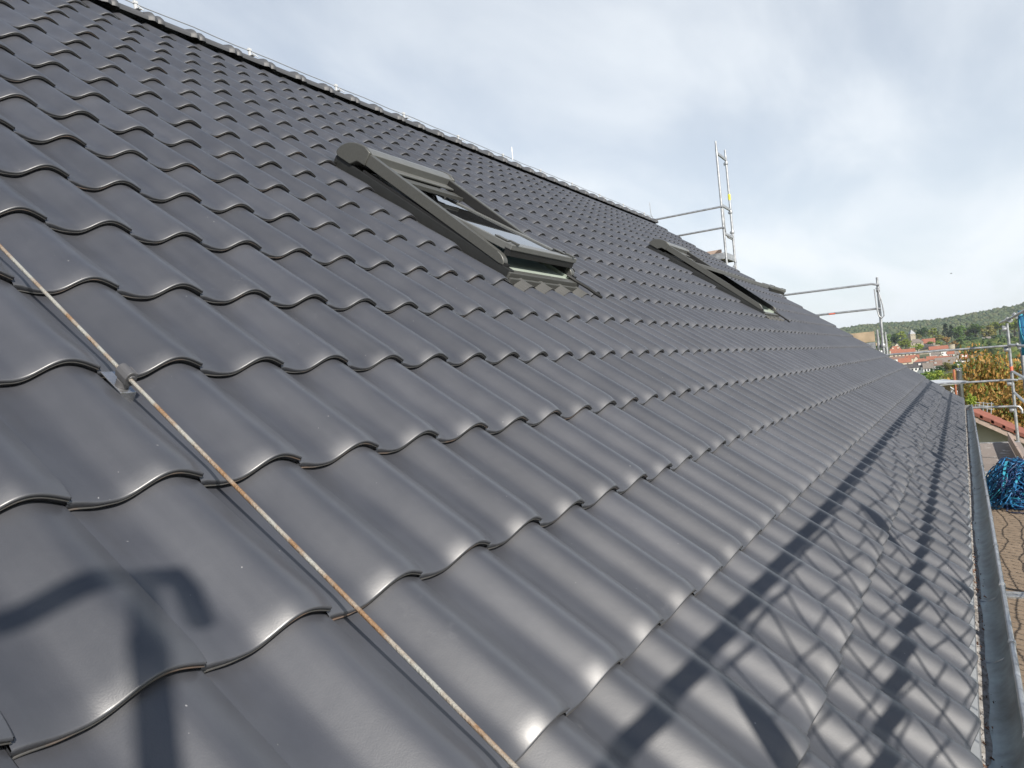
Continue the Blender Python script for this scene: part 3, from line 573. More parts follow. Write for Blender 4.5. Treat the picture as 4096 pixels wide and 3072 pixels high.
def deck(x0, x1, y0, y1, z, m_, label, name='scaffold_deck', ribs=True):
    t = thing(name, ((x0 + x1) / 2, (y0 + y1) / 2, z), label, 'scaffold deck')
    m = MB(); m.box(((x0 + x1) / 2, (y0 + y1) / 2, z - .006), (x1 - x0 - .06, y1 - y0, .012))
    if ribs:
        x = x0 + .07
        while x < x1 - .07: m.box((x, (y0 + y1) / 2, z + .001), (.010, y1 - y0 - .02, .004)); x += .058
    m.build('board', m_, t)
    for xe in (x0 + .015, x1 - .015):
        m = MB(); m.box((xe, (y0 + y1) / 2, z - .01), (.03, y1 - y0, .05)); m.build('end_beam', M_GALV, t, bevel=.004)
    return t
deck(2.65, 5.43, -.76, -.06, ZD + .03, M_PLY, 'tan plywood scaffold deck nearest the camera, before the round cross tube')
deck(5.49, 8.75, -.76, -.06, ZD + .03, M_PLY, 'tan plywood scaffold deck lying under the near edge of the blue net pile')
deck(8.85, 11.15, -.76, -.06, ZD + .02, mat('pale_deck', (0.55, 0.51, 0.40), 0.7, var=0.1), 'pale cream scaffold deck half hidden behind the blue net pile', ribs=False)
deck(11.25, 14.7, -.76, -.06, ZD + .03, M_GREYDECK, 'grey brown scaffold deck splashed with white paint at far end', ribs=False)
tb = MB(); a0, a1 = Vector((11.0, -.62, ZD + .05)), Vector((14.6, -.60, ZD + .05)); d = (a1 - a0).normalized()
tb.box((a0 + a1) / 2 + Vector((0, 0, .08)), ((a1 - a0).length, .03, .16), 0, d, Vector((0, 0, 1)).cross(d), (0, 0, 1))
tb.build('toe_board', M_BOARD, None, bevel=.004, label='pinkish weathered toe board standing on edge along the paint splashed deck', cat='board')

# safety net hung from the top guard rail
def net_panel(x0, x1, z0, z1, cell, r):
    nx, nz = int((x1 - x0) / cell), int((z1 - z0) / cell); G = {}
    for i in range(nx + 1):
        for j in range(nz + 1):
            x = x0 + i * cell; z = z1 - j * cell; k = j / nz
            dx = .075 * noise.noise(Vector((x * .9, z * 1.1, 1))) + .03 * noise.noise(Vector((x * 4, z * 4, 2))) + .10 * k * math.sin(x * .8)
            dz = -.06 * abs(math.sin(x * 1.5)) * (1 if j else .15) + .05 * noise.noise(Vector((x * 1.3, z * 1.3, 7))) * (1 if j else .2) + .025 * noise.noise(Vector((x * 5, z * 5, 9)))
            dy = -.05 * math.sin(k * math.pi) + .035 * noise.noise(Vector((x * 1.5, z * 1.5, 4)))
            G[i, j] = Vector((x + dx, YE + .04 + dy, z + dz - .012))
    m = MB()
    for i in range(nx + 1): m.tube([G[i, j] for j in range(nz + 1)], r, 5, 0, False)
    for j in range(nz + 1): m.tube([G[i, j] for i in range(nx + 1)], r if j else r * 1.6, 5, 0, False)
    return m
nm_ = net_panel(.15, 11.8, -.75, 1.27, .098, .0040)
nt_ = nm_.build('safety_net', M_NET, None, label='blue safety net hanging from the top guard rail along the eave', cat='safety net')
m = MB(); vs = []
for i in range(9):
    for j in range(6):
        z = 1.33 - .6 * i / 8; vs.append((11.62 + .05 * j + .02 * math.sin(i * 2 + j), YE + .02 + .03 * math.sin(j * 1.7 + i * .6), z))
m.add(vs, [(i * 6 + j, i * 6 + j + 1, (i + 1) * 6 + j + 1, (i + 1) * 6 + j) for i in range(8) for j in range(5)])
o = m.build('net_strap', M_NETL, None, smooth=True, label='turquoise strap of gathered net hanging beside the outer scaffold post', cat='strap'); sd = o.modifiers.new('solid', 'SOLIDIFY'); sd.thickness = .004
# pile of net on the deck
pile = thing('net_pile', (9.3, -.42, ZD + .04), 'tangled heap of blue safety net rope lying on the scaffold deck', 'net pile')
def strand(m, n, r, seed, mi=0):
    rs = random.Random(seed)
    for q in range(n):
        a = rs.uniform(0, 6.28); rad = math.sqrt(rs.random()); h0 = rs.random()
        c = Vector((9.30 + .78 * rad * math.cos(a), -.43 + .30 * rad * math.sin(a), 0)); top = .40 * (1 - rad ** 2.2) + .05
        P = []; ph = rs.uniform(0, 6.28); lr = rs.uniform(.05, .16); tx = rs.uniform(-1, 1); ty = rs.uniform(-1, 1); turns = rs.uniform(.5, 1.2)
        for k in range(12):
            t = ph + turns * 6.28 * k / 11; p = c + Vector((lr * math.cos(t) * 1.2, lr * math.sin(t), 0)); rr = min(1, math.hypot((p.x - 9.3) / .85, (p.y + .43) / .34))
            zt = ZD + .05 + (.35 * (1 - rr ** 2.2) + .02) * (.45 + .6 * h0) + .05 * math.sin(t * 1.3 + tx * 3); P.append((p.x, p.y, max(ZD + .035, zt)))
        m.tube(P, r, 5, mi, True)
m = MB(); strand(m, 150, .0060, 1); m.build('net_rope', M_NET, pile, smooth=True)
m = MB(); strand(m, 90, .0055, 2); m.build('dark_rope', M_NETD, pile, smooth=True)
m = MB(); strand(m, 24, .0048, 5); m.build('light_rope', M_NETL, pile, smooth=True)
m = MB(); hv = []; K = 16
for i in range(6):
    for j in range(K):
        rr = 1 - i / 5.5; a = 2 * math.pi * j / K; hv.append((9.3 + .74 * rr * math.cos(a), -.43 + .27 * rr * math.sin(a), ZD + .03 + .30 * (1 - rr ** 2.2) * (.85 + .3 * noise.noise(Vector((i, j, 0))))))
m.add(hv, [(i * K + j, i * K + (j + 1) % K, (i + 1) * K + (j + 1) % K, (i + 1) * K + j) for i in range(5) for j in range(K)]); m.build('net_core', M_NETD, pile, smooth=True)
m = MB()
for pts in ([(8.75, -.30, .20), (8.95, -.33, .36), (9.15, -.36, .42), (9.3, -.40, .37)], [(8.62, -.36, .02), (8.70, -.38, .14), (8.80, -.42, .26), (8.9, -.46, .30)]):
    P = [Vector((a, b, ZD + .03 + c)) for a, b, c in pts]
    for p, q in zip(P[:-1], P[1:]):
        d = q - p; sd_ = Vector((.2, -1, .1))  .normalized() * .013; m.add([p - sd_, p + sd_, q + sd_, q - sd_], [(0, 1, 2, 3)])
o = m.build('strap', M_NETL, pile); sd = o.modifiers.new('solid', 'SOLIDIFY'); sd.thickness = .003

# ------------------------------------------------------------------ trees
def leaf_mat(name, cols, rough=0.55):
    m = bpy.data.materials.new(name); m.use_nodes = True; t = m.node_tree; N = t.nodes; Lk = t.links; b = N['Principled BSDF']
    g = N.new('ShaderNodeNewGeometry'); oi = N.new('ShaderNodeObjectInfo'); r = N.new('ShaderNodeValToRGB'); r.color_ramp.interpolation = 'LINEAR'
    while len(r.color_ramp.elements) < len(cols): r.color_ramp.elements.new(0.5)
    for e, c, i in zip(r.color_ramp.elements, cols, range(len(cols))): e.position = i / (len(cols) - 1); e.color = (*c, 1)
    Lk.new(g.outputs['Random Per Island'], r.inputs[0])
    q = N.new('ShaderNodeMapRange'); q.inputs['To Min'].default_value = .75; q.inputs['To Max'].default_value = 1.3; Lk.new(oi.outputs['Random'], q.inputs[0])
    h = N.new('ShaderNodeHueSaturation'); Lk.new(r.outputs[0], h.inputs['Color']); Lk.new(q.outputs[0], h.inputs['Value']); Lk.new(h.outputs[0], b.inputs['Base Color'])
    b.inputs['Roughness'].default_value = rough; b.inputs['Specular IOR Level'].default_value = .25
    tr = N.new('ShaderNodeBsdfTranslucent'); Lk.new(h.outputs[0], tr.inputs[0]); mxs = N.new('ShaderNodeMixShader'); mxs.inputs[0].default_value = .3
    Lk.new(b.outputs[0], mxs.inputs[1]); Lk.new(tr.outputs[0], mxs.inputs[2]); Lk.new(mxs.outputs[0], N['Material Output'].inputs[0]); return m
LM = {'green': leaf_mat('leaves_green', [(0.066, 0.133, 0.027), (0.113, 0.199, 0.042), (0.179, 0.265, 0.057)]),
      'dark': leaf_mat('leaves_dark', [(0.034, 0.076, 0.031), (0.057, 0.106, 0.042), (0.085, 0.141, 0.053)]),
      'lime': leaf_mat('leaves_yellow_green', [(0.151, 0.217, 0.031), (0.237, 0.302, 0.048), (0.322, 0.360, 0.066)]),
      'olive': leaf_mat('leaves_olive', [(0.133, 0.141, 0.038), (0.209, 0.199, 0.053), (0.284, 0.246, 0.071)]),
      'rust': leaf_mat('leaves_rust', [(0.227, 0.133, 0.042), (0.322, 0.199, 0.060), (0.378, 0.265, 0.095)]),
      'autumn': leaf_mat('leaves_autumn', [(.060, .100, .018), (.140, .165, .030), (.270, .165, .045), (.330, .190, .055), (.370, .215, .065), (.240, .125, .038)]),
      'conifer': leaf_mat('needles_dark', [(0.014, 0.032, 0.016), (0.024, 0.049, 0.023), (0.038, 0.068, 0.030)])}
M_BARK = mat('bark', (0.055, 0.042, 0.03), 0.9, var=0.3, vscale=8)
def crown_mesh(name, nclump, nleaf, size, conifer=False, seed=1, squash=1.0):
    """leaf quads spread through clumps inside a unit crown (z 0..1, radius about .5)"""
    r = np.random.default_rng(seed); V = []; cl = []
    for i in range(nclump):
        if conifer:
            z = r.random() ** .8; rad = (1 - z) * .40 + .04; a = r.random() * 6.283; q = rad * (.55 + .45 * r.random()); cl.append((q * math.cos(a), q * math.sin(a), .06 + .92 * z, .10 * (1.25 - z)))
        else:
            d = r.normal(size=3); d /= np.linalg.norm(d); q = r.random() ** .34 * .36; cl.append((d[0] * q, d[1] * q, .50 + d[2] * q * 1.10 * squash, r.uniform(.10, .17)))
    per = nleaf // nclump
    for (x, y, z, cr_) in cl:
        d = r.normal(size=(per, 3)); d /= np.linalg.norm(d, axis=1)[:, None]; c = np.array([x, y, z]) + d * (cr_ * r.random((per, 1)) ** .33) * np.array([1, 1, .75])
        nrm = d * .7 + r.normal(size=(per, 3)) * .6 + np.array([0, 0, .35]); nrm /= np.linalg.norm(nrm, axis=1)[:, None]
        t = np.cross(nrm, r.normal(size=(per, 3))); t /= np.linalg.norm(t, axis=1)[:, None]; b = np.cross(nrm, t); s = size * r.uniform(.6, 1.35, (per, 1))
        V.append(np.stack([c - t * s, c - b * s * .55, c + t * s, c + b * s * .55], 1).reshape(-1, 3))
    V = np.concatenate(V); F = np.arange(len(V)).reshape(-1, 4); return V, F
def trunk_mesh(limbs=5, seed=1):
    rs = random.Random(seed); m = MB(); m.tube([(0, 0, -.25), (.01, 0, .12), (-.01, .01, .42), (0, 0, .70)], [.040, .030, .022, .008], 8)
    for i in range(limbs):
        a = 6.28 * i / limbs + rs.random(); z = rs.uniform(.15, .45); l = rs.uniform(.22, .36)
        m.tube([(0, 0, z), (l * .5 * math.cos(a), l * .5 * math.sin(a), z + .10), (l * math.cos(a), l * math.sin(a), z + .24)], [.016, .010, .004], 6)
    return m
MESH = {}
for nm, args in {'fine': (26, 1500, .045), 'round': (18, 800, .060), 'loose': (14, 620, .062), 'cone': (46, 900, .050, True), 'big': (190, 36000, .0118)}.items():
    V, F = crown_mesh('crown', *args, seed=len(nm) * 7 + len(args)); o = npmesh('crown', V, F, LM['green'], smooth=False); MESH[nm] = o.data.copy(); bpy.data.objects.remove(o)
o = trunk_mesh().build('trunk', M_BARK, None, smooth=True); MESH['trunk'] = o.data.copy(); bpy.data.objects.remove(o)
TM = {}
def tree(name, kind, col, base, height, width, label, group):
    t = thing(name, base, label, 'tree', group, random.uniform(0, 6.28))
    if group and base[0] > 800: height *= 1.18; width *= 1.2
    if (kind, col) not in TM:
        me = MESH[kind].copy(); me.materials.clear(); me.materials.append(LM[col]); TM[kind, col] = me
    c = link(bpy.data.objects.new('crown', TM[kind, col])); c.parent = t; c.scale = (width, width, height * .92); c.location = (0, 0, height * .06)
    k = link(bpy.data.objects.new('trunk', MESH['trunk'])); k.parent = t; k.scale = (width * .9, width * .9, height)
    return t
def ptree(cx, ytop, ybase, wpx, D, kind, col, label, group='trees around the castle and the town', name='broadleaf_tree'):
    b = at(cx, ybase, D); tp = at(cx, ytop, D); return tree(name, kind, col, b, (tp - b).length * 1.04, wpx * D / FPX * 1.12, label, group)
def Z(x, y): return 3400 + x / 4.366, 1180 + y / 4.366          # from a magnified detail of the photograph
TL = [(630, 670, 900, 170, 905, 'round', 'green', 'green round tree above the town, just right of the middle scaffold post'),
      (800, 690, 890, 150, 890, 'round', 'dark', 'dark green round tree between scaffold post and castle tower'),
      (900, 645, 800, 190, 915, 'loose', 'lime', 'yellow green tree directly left of the castle tower'),
      (640, 800, 940, 150, 800, 'round', 'lime', 'bright green low tree at the foot of middle scaffold post'),
      (450, 830, 960, 170, 800, 'round', 'green', 'green tree in the gap left of the middle scaffold posts'),
      (975, 780, 960, 200, 800, 'fine', 'lime', 'wide sunlit green tree below the castle tower'),
      (1180, 860, 985, 190, 770, 'round', 'lime', 'light green tree below the castle hall, above the orange roofs'),
      (1190, 690, 810, 110, 940, 'loose', 'olive', 'small olive tree between castle tower and dark pine'),
      (1260, 585, 790, 190, 955, 'fine', 'dark', 'dark tall tree right of the castle tower'),
      (1450, 590, 760, 200, 960, 'loose', 'lime', 'pale yellow green tree behind the red roofed castle barn'),
      (1690, 550, 800, 210, 950, 'cone', 'conifer', 'dark pine, the tallest tree right of the castle'),
      (1780, 570, 800, 170, 955, 'cone', 'conifer', 'second dark pine, touching the right side of the tallest pine'),
      (1545, 705, 830, 165, 930, 'round', 'olive', 'olive brown tree left of the dark pines'),
      (1690, 735, 850, 120, 925, 'round', 'rust', 'brownish tree in front of the dark pines'),
      (1550, 800, 900, 150, 870, 'round', 'lime', 'bright green bush like tree right of the red roofed barn'),
      (1390, 815, 880, 130, 870, 'round', 'green', 'small green tree in front of the red roofed barn'),
      (1900, 560, 800, 230, 960, 'fine', 'green', 'broad green tree right of the dark pines'),
      (1980, 735, 880, 230, 940, 'round', 'green', 'rounded green tree above the round stone tower'),
      (1840, 805, 945, 150, 880, 'round', 'rust', 'rust coloured tree right of the round stone tower'),
      (1990, 850, 960, 260, 870, 'loose', 'olive', 'olive hedge like tree right of the rust coloured tree'),
      (2130, 600, 800, 220, 970, 'fine', 'olive', 'olive tree on the castle ridge above the horizontal rail'),
      (1420, 1310, 1500, 380, 270, 'fine', 'green', 'large bright green tree in front of the town, above the dark roof edge'),
      (1540, 1220, 1430, 230, 330, 'round', 'dark', 'dark green tree below the long grey town roof'),
      (1720, 1150, 1400, 220, 420, 'fine', 'olive', 'olive yellow tree in front of the grey town roofs'),
      (1780, 1340, 1620, 270, 230, 'fine', 'lime', 'yellow green tree directly left of the flue pipe'),
      (2080, 1240, 1500, 260, 230, 'fine', 'green', 'green tree directly right of the flue pipe top')]
for x, y0, y1, wd, D, k, c, lb in TL:
    X, Y0 = Z(x, y0); _, Y1 = Z(x, y1); ptree(X, Y0, Y1, wd / 4.366, D, k, c, lb)
TR_ = [(3745, 1478, 1540, 75, 250, 'fine', 'lime', 'sunlit green tree above the tile roof edge, left of the flue'), (3800, 1490, 1560, 70, 210, 'fine', 'olive', 'olive green tree above the pale flat canopy'), (3710, 1500, 1560, 60, 230, 'fine', 'green', 'green tree touching the roof edge above the fourth tile course'),
       (3838, 1440, 1500, 60, 400, 'round', 'green', 'small green tree below the white town gable'), (3640, 1402, 1418, 40, 730, 'round', 'lime', 'small bright tree among the orange roofs under the castle hall'), (3890, 1440, 1480, 60, 500, 'round', 'olive', 'olive tree right of the house with two window rows'),
       (3905, 1300, 1352, 60, 960, 'fine', 'green', 'green tree below the forest, left of the pale cottages'), (3958, 1305, 1362, 55, 930, 'round', 'olive', 'olive tree just left of the pale cottages among trees'),
       (4000, 1290, 1330, 70, 1010, 'fine', 'lime', 'yellow green tree above the pale cottages'), (4060, 1280, 1340, 80, 980, 'fine', 'lime', 'yellow green tree between the two upright posts at right'),
       (3890, 1345, 1385, 60, 900, 'round', 'dark', 'dark green tree above the right end of the guard rail'), (3985, 1345, 1400, 90, 860, 'round', 'dark', 'dark tree behind the tip of the autumn tree'),
       (4045, 1345, 1420, 90, 800, 'round', 'dark', 'dark tree between the scaffold posts, below the yellow green tree'), (4085, 1360, 1440, 70, 700, 'round', 'green', 'green tree at the picture edge behind the outer scaffold post'),
       (3930, 1385, 1430, 70, 820, 'loose', 'olive', 'olive tree between town roofs and the autumn tree'), (3862, 1395, 1420, 60, 840, 'round', 'olive', 'low olive tree right of the round stone tower base')]
for a in TR_: ptree(*a)
# the autumn tree beyond the neighbour's roof
ab = at(3985, 1800, 30); ab.z = -8.2
tree('autumn_tree', 'big', 'autumn', ab, (at(3985, 1345, 30).z - ab.z) * 1.04, 4.9, 'orange brown autumn tree with some green leaves behind the scaffold corner', None)
ab = at(4110, 1850, 27); ab.z = -8.0
tree('autumn_tree', 'big', 'autumn', ab, at(4110, 1440, 27).z - ab.z, 4.4, 'second autumn tree, cut off by the right picture edge', None)
ptree(3884, 1565, 1650, 50, 22, 'round', 'lime', 'bright green bush at the end of the gutter', None, 'bush')

# forest on the far ridge, one mass of crowns; a second belt behind the castle
def icos():
    t = (1 + 5 ** .5) / 2; v = np.array([(-1, t, 0), (1, t, 0), (-1, -t, 0), (1, -t, 0), (0, -1, t), (0, 1, t), (0, -1, -t), (0, 1, -t), (t, 0, -1), (t, 0, 1), (-t, 0, -1), (-t, 0, 1)], float); v /= np.linalg.norm(v[0])
    f = [(0, 11, 5), (0, 5, 1), (0, 1, 7), (0, 7, 10), (0, 10, 11), (1, 5, 9), (5, 11, 4), (11, 10, 2), (10, 7, 6), (7, 1, 8), (3, 9, 4), (3, 4, 2), (3, 2, 6), (3, 6, 8), (3, 8, 9), (4, 9, 5), (2, 4, 11), (6, 2, 10), (8, 6, 7), (9, 8, 1)]
    vs = list(v); cache = {}; F = []
    def mid(a, b):
        k = (min(a, b), max(a, b))
        if k not in cache: p = vs[a] + vs[b]; vs.append(p / np.linalg.norm(p)); cache[k] = len(vs) - 1
        return cache[k]
    for a, b, c in f:
        x, y, z = mid(a, b), mid(b, c), mid(c, a); F += [(a, x, z), (b, y, x), (c, z, y), (x, y, z)]
    return np.array(vs), np.array(F)
IV, IF = icos()
def forest(name, n, sampler, rlo, rhi, m, label):
    V, F = [], []; b = 0
    for q in range(n):
        x, y, z = sampler(); r = random.uniform(rlo, rhi); s = np.array([r, r, r * random.uniform(.9, 1.5)])
        j = 1 + rng.normal(0, .13, (len(IV), 1)); V.append(IV * j * s + np.array([x, y, z + s[2] * .45])); F.append(IF + b); b += len(IV)
    o = npmesh(name, np.concatenate(V), np.concatenate(F), m, smooth=False); return tag(o, label, 'forest', kind='stuff')
def s_ridge():
    x = random.uniform(1430, 2850); az = R_(random.uniform(-5.5, 10.5)); y = x * math.tan(az); return x, y, gz(x, y)
FM = leaf_mat('forest_canopy', [(.042, .064, .034), (.056, .082, .040), (.072, .098, .044), (.092, .108, .050), (.104, .106, .052)], .8)
forest('forest', 11000, s_ridge, 3.2, 6.2, FM, 'wooded ridge of mixed green trees on the skyline behind the castle')
def s_belt():
    q_ = random.random()
    if q_ < .12: x = random.uniform(560, 830); az = R_(random.uniform(-5, -1.6))
    elif q_ < .5: x = random.uniform(830, 1080); az = R_(random.uniform(-5, 0.1))
    else: x = random.uniform(1070, 1420); az = R_(random.uniform(-5, 7))
    y = x * math.tan(az); return x, y, gz(x, y) - 1.5
forest('castle_wood', 1500, s_belt, 3.2, 5.6, leaf_mat('belt_canopy', [(.040, .066, .022), (.060, .096, .026), (.100, .130, .034), (.105, .105, .038)], .8), 'belt of green trees on the slope behind the castle')

# ------------------------------------------------------------------ the town
M_WALLW = mat('white_render', (0.78, 0.77, 0.74), 0.8, var=0.05, vscale=.3); M_WALLC = mat('cream_render', (0.55, 0.49, 0.38), 0.85, var=0.08, vscale=.3)
M_WALLG = mat('grey_render', (0.40, 0.40, 0.39), 0.85, var=0.08, vscale=.3); M_STONE = mat('castle_stone', (0.34, 0.30, 0.23), 0.9, var=0.22, vscale=.9, detail=8)
M_RRED = mat('orange_red_roof', (0.29, 0.112, 0.068), 0.8, var=0.18, vscale=.8, detail=7); M_RBROWN = mat('brown_roof', (0.20, 0.125, 0.095), 0.8, var=0.2, vscale=.8)
M_RGREY = mat('dark_slate_roof', (0.070, 0.066, 0.066), 0.7, var=0.2, vscale=.8); M_RTAUPE = mat('taupe_roof', (0.18, 0.155, 0.135), 0.8, var=0.15, vscale=.8)
M_WIN = mat('window_pane', (0.03, 0.035, 0.04), 0.15, spec=.7); M_SLATE = mat('castle_slate', (0.30, 0.31, 0.32), 0.5, var=0.1, vscale=1)
def town_house(cx, ytop, ybase, wpx, D, ori, roof_m, wall_m, label, hip=False, win=2, rr=.5, depth=None, dormer=0, chim=True, name='town_house'):
    """ori 'e' = long eave side towards the camera, 'g' = gable towards the camera; pixel extents of the visible front"""
    b = at(cx, ybase, D); tp = at(cx, ytop, D); H = (tp - b).length; wd = wpx * D / FPX; he = H * (1 - rr); dp = depth or (wd * .75 if ori == 'e' else wd * 1.6)
    rz = random.uniform(-.12, .12) + math.atan2(b.y - CAM.y, b.x - CAM.x); t = thing(name, b, label, 'house', 'houses of the old town', rz)
    X, Y = (dp, wd)                                   # local x = away from the camera, y = across
    def L(m): 
        me_off = t.location; m.v = [tuple(Vector(v) + me_off) for v in m.v]; return m
    m = MB(); x0, x1, y0, y1 = 0, X, -Y / 2, Y / 2; bz = -9
    if ori == 'g': m.add([(x0, y0, bz), (x0, y1, bz), (x1, y1, bz), (x1, y0, bz), (x0, y0, he), (x0, y1, he), (x1, y1, he), (x1, y0, he), (x0, 0, H), (x1, 0, H)], [(0, 4, 8, 5, 1), (1, 5, 6, 2), (2, 6, 9, 7, 3), (3, 7, 4, 0)])
    else: m.add([(x0, y0, bz), (x0, y1, bz), (x1, y1, bz), (x1, y0, bz), (x0, y0, he), (x0, y1, he), (x1, y1, he), (x1, y0, he), (X / 2, y0, H), (X / 2, y1, H)], [(0, 4, 5, 1), (1, 5, 9, 6, 2), (2, 6, 7, 3), (3, 7, 8, 4, 0)])
    L(m).build('wall', wall_m, t)
    e = .35; g = .15; m = MB()
    if ori == 'g':
        s = (H - he) / (Y / 2)
        for sg in (-1, 1): m.add([(x0 - e, sg * (Y / 2 + e), he - e * s + g), (x1 + e, sg * (Y / 2 + e), he - e * s + g), (x1 + e, 0, H + g), (x0 - e, 0, H + g)], [(0, 1, 2, 3) if sg < 0 else (3, 2, 1, 0)])
    else:
        s = (H - he) / (X / 2); hp = X / 2 * .8 if hip else -e
        m.add([(x0 - e, y0 - e, he - e * s + g), (x0 - e, y1 + e, he - e * s + g), (X / 2, y1 - hp, H + g), (X / 2, y0 + hp, H + g), (x1 + e, y0 - e, he - e * s + g), (x1 + e, y1 + e, he - e * s + g)], [(1, 0, 3, 2), (4, 5, 2, 3), (0, 4, 3), (5, 1, 2)] if hip else [(1, 0, 3, 2), (4, 5, 2, 3)])
    r_ = L(m).build('roof', roof_m, t); sd = r_.modifiers.new('solid', 'SOLIDIFY'); sd.thickness = .22
    if chim:
        m = MB(); m.box((X * .55 if ori == 'e' else X * .5, Y * .2 * random.choice((-1, 1)) if ori == 'e' else .6, H + .35), (.7, .7, 1.7)); L(m).build('chimney', M_RBROWN, r_)
    for row in range(2 if he > 4.5 else 1):
        for k in range(win):
            yy = (k - (win - 1) / 2) * Y / (win + .3); zz = he - 1.5 - row * 2.7
            m = MB(); m.box((x0 - .02, yy, zz), (.10, 1.0, 1.35)); L(m).build('window', M_WIN, t)
    for k in range(dormer):
        yy = (k - (dormer - 1) / 2) * Y / (dormer + .4); m = MB(); zz = he + (H - he) * .38; xx = X / 2 * .38
        m.box((xx + .9, yy, zz + .5), (2.2, 1.5, 1.3)); d_ = L(m).build('dormer', wall_m, r_)
    return t
HL = [ # x, ytop, ybase, width (in the magnified detail), D, ori, roof, wall, label, hip, windows, roof share, dormers
 (800, 895, 985, 195, 760, 'e', M_RRED, M_WALLC, 'orange roofed house with two dormers, highest of the town at left', True, 3, .75, 2),
 (830, 840, 905, 75, 800, 'g', M_RGREY, M_WALLC, 'small dark roofed gable house behind the orange roof with dormers', False, 1, .6, 0),
 (940, 950, 1090, 370, 690, 'e', M_RRED, M_WALLC, 'long orange red roofed house crossed by the horizontal guard rail', False, 6, .55, 0),
 (820, 1075, 1150, 240, 640, 'e', M_RBROWN, M_WALLW, 'brown roofed house with white wall next to the dark roof edge', False, 4, .55, 0),
 (1050, 1055, 1130, 280, 650, 'e', M_RRED, M_WALLC, 'orange roofed house in the middle of the town, below the long one', False, 3, .7, 0),
 (1165, 1060, 1150, 90, 630, 'g', M_RRED, M_WALLC, 'small orange gable house right of the middle one', False, 1, .7, 0),
 (1250, 1115, 1190, 220, 600, 'e', M_RRED, M_WALLG, 'bright orange roof low in the town, above the dark roofs', True, 3, .6, 0),
 (960, 1105, 1200, 200, 590, 'e', M_RRED, M_WALLC, 'reddish roofed house touching the dark roof edge', False, 2, .75, 0),
 (1090, 1205, 1310, 200, 545, 'e', M_RGREY, M_WALLG, 'dark slate roofed house lowest at left, beside the tile roof', False, 3, .6, 0),
 (1220, 1170, 1310, 190, 535, 'e', M_RGREY, M_WALLW, 'dark roofed white house with a steep front gable', False, 3, .6, 1),
 (1370, 1185, 1330, 150, 530, 'e', M_RTAUPE, M_WALLW, 'grey brown roofed white house low in the town, with chimney', False, 3, .6, 0),
 (1500, 1150, 1260, 190, 560, 'e', M_RBROWN, M_WALLG, 'dark brown roofed house left of the white gable', False, 2, .7, 1),
 (1560, 890, 1040, 290, 735, 'e', M_RRED, M_WALLW, 'large white house under an orange roof, just below the guard rail', False, 5, .38, 0),
 (1500, 1005, 1075, 150, 700, 'e', M_RTAUPE, M_WALLW, 'grey roofed pale house left of the small cream gable', False, 2, .55, 0),
 (1585, 1030, 1080, 75, 690, 'g', M_RGREY, M_WALLC, 'small cream gable house in the middle of the right town', False, 1, .7, 0),
 (1425, 1070, 1150, 150, 640, 'e', M_RRED, M_WALLG, 'orange brown roof left of the long orange roof', False, 2, .7, 0),
 (1620, 1070, 1110, 260, 650, 'e', M_RRED, M_WALLC, 'long low orange roof in the right part of town', False, 4, .8, 0),
 (1760, 985, 1085, 105, 720, 'e', M_RRED, M_WALLW, 'small white house with red roof beside the broad taupe roof', False, 3, .45, 0),
 (1970, 975, 1120, 310, 730, 'e', M_RTAUPE, M_STONE, 'broad taupe roofed barn, rightmost of the town roofs', False, 2, .75, 0),
 (1900, 1030, 1160, 150, 640, 'g', M_RGREY, M_WALLG, 'steep grey gable with dark roof before the broad taupe barn', False, 2, .6, 0),
 (2010, 1030, 1200, 95, 630, 'e', M_RRED, M_WALLW, 'white house with red roof, dormers and two rows of windows', False, 4, .42, 2),
 (1700, 1090, 1215, 340, 590, 'e', M_RTAUPE, M_WALLG, 'long grey brown roofed house left of the bright white gable', False, 3, .8, 0),
 (1880, 1090, 1245, 85, 575, 'g', M_RTAUPE, M_WALLW, 'bright white gable wall facing the camera, right of long roof', False, 0, .75, 0)]
for (x, y0, y1, wd, D, ori, rm, wm, lb, hip, wn, rr, dm) in HL:
    X, Y0 = Z(x, y0); _, Y1 = Z(x, y1); town_house(X, Y0, Y1, wd / 4.366, D, ori, rm, wm, lb, hip, wn, rr, None, dm, chim=(dm == 0 and wn > 1))
# castle
def Zp(x, y, D): a, b = Z(x, y); return at(a, b, D)
b = Zp(1088, 830, 860); wd = 108 / 4.366 * 860 / FPX; t = thing('castle_tower', b, 'square stone castle tower with a pointed slate roof on the hill', 'tower', None, .55)
hw = wd / 2 * .80; hh = (Zp(1088, 680, 860) - b).length; ht = (Zp(1088, 605, 860) - b).length
m = MB(); m.box(b + Vector((0, 0, hh / 2 - 4)), (hw * 2, hw * 2, hh + 8)); m.build('wall', M_STONE, t)
m = MB(); e = hw + .35; m.add([b + Vector(p) for p in ((-e, -e, hh), (e, -e, hh), (e, e, hh), (-e, e, hh), (0, 0, ht))], [(0, 1, 4), (1, 2, 4), (2, 3, 4), (3, 0, 4), (3, 2, 1, 0)]); m.build('roof', M_SLATE, t)
for k in (-1, 1):
    m = MB(); m.box(b + Vector((-hw, k * hw * .42, hh - 1.6)), (.12, .8, 1.2)); m.build('window', M_WIN, t)
    m = MB(); m.box(b + Vector((k * hw * .42, -hw, hh - 1.6)), (.8, .12, 1.2)); m.build('window', M_WIN, t)
m = MB(); m.box(b + Vector((-e * .55, 0, hh + (ht - hh) * .38)), (.9, 1.0, 1.1)); m.build('dormer', M_SLATE, t)
def blk(cx, ytop, ybase, wpx, D, label, rm, wm, hip, rr, name): X, Y0 = Z(cx, ytop); _, Y1 = Z(cx, ybase); town_house(X, Y0, Y1, wpx / 4.366, D, 'e', rm, wm, label, hip, 3, rr, None, 0, False, name)
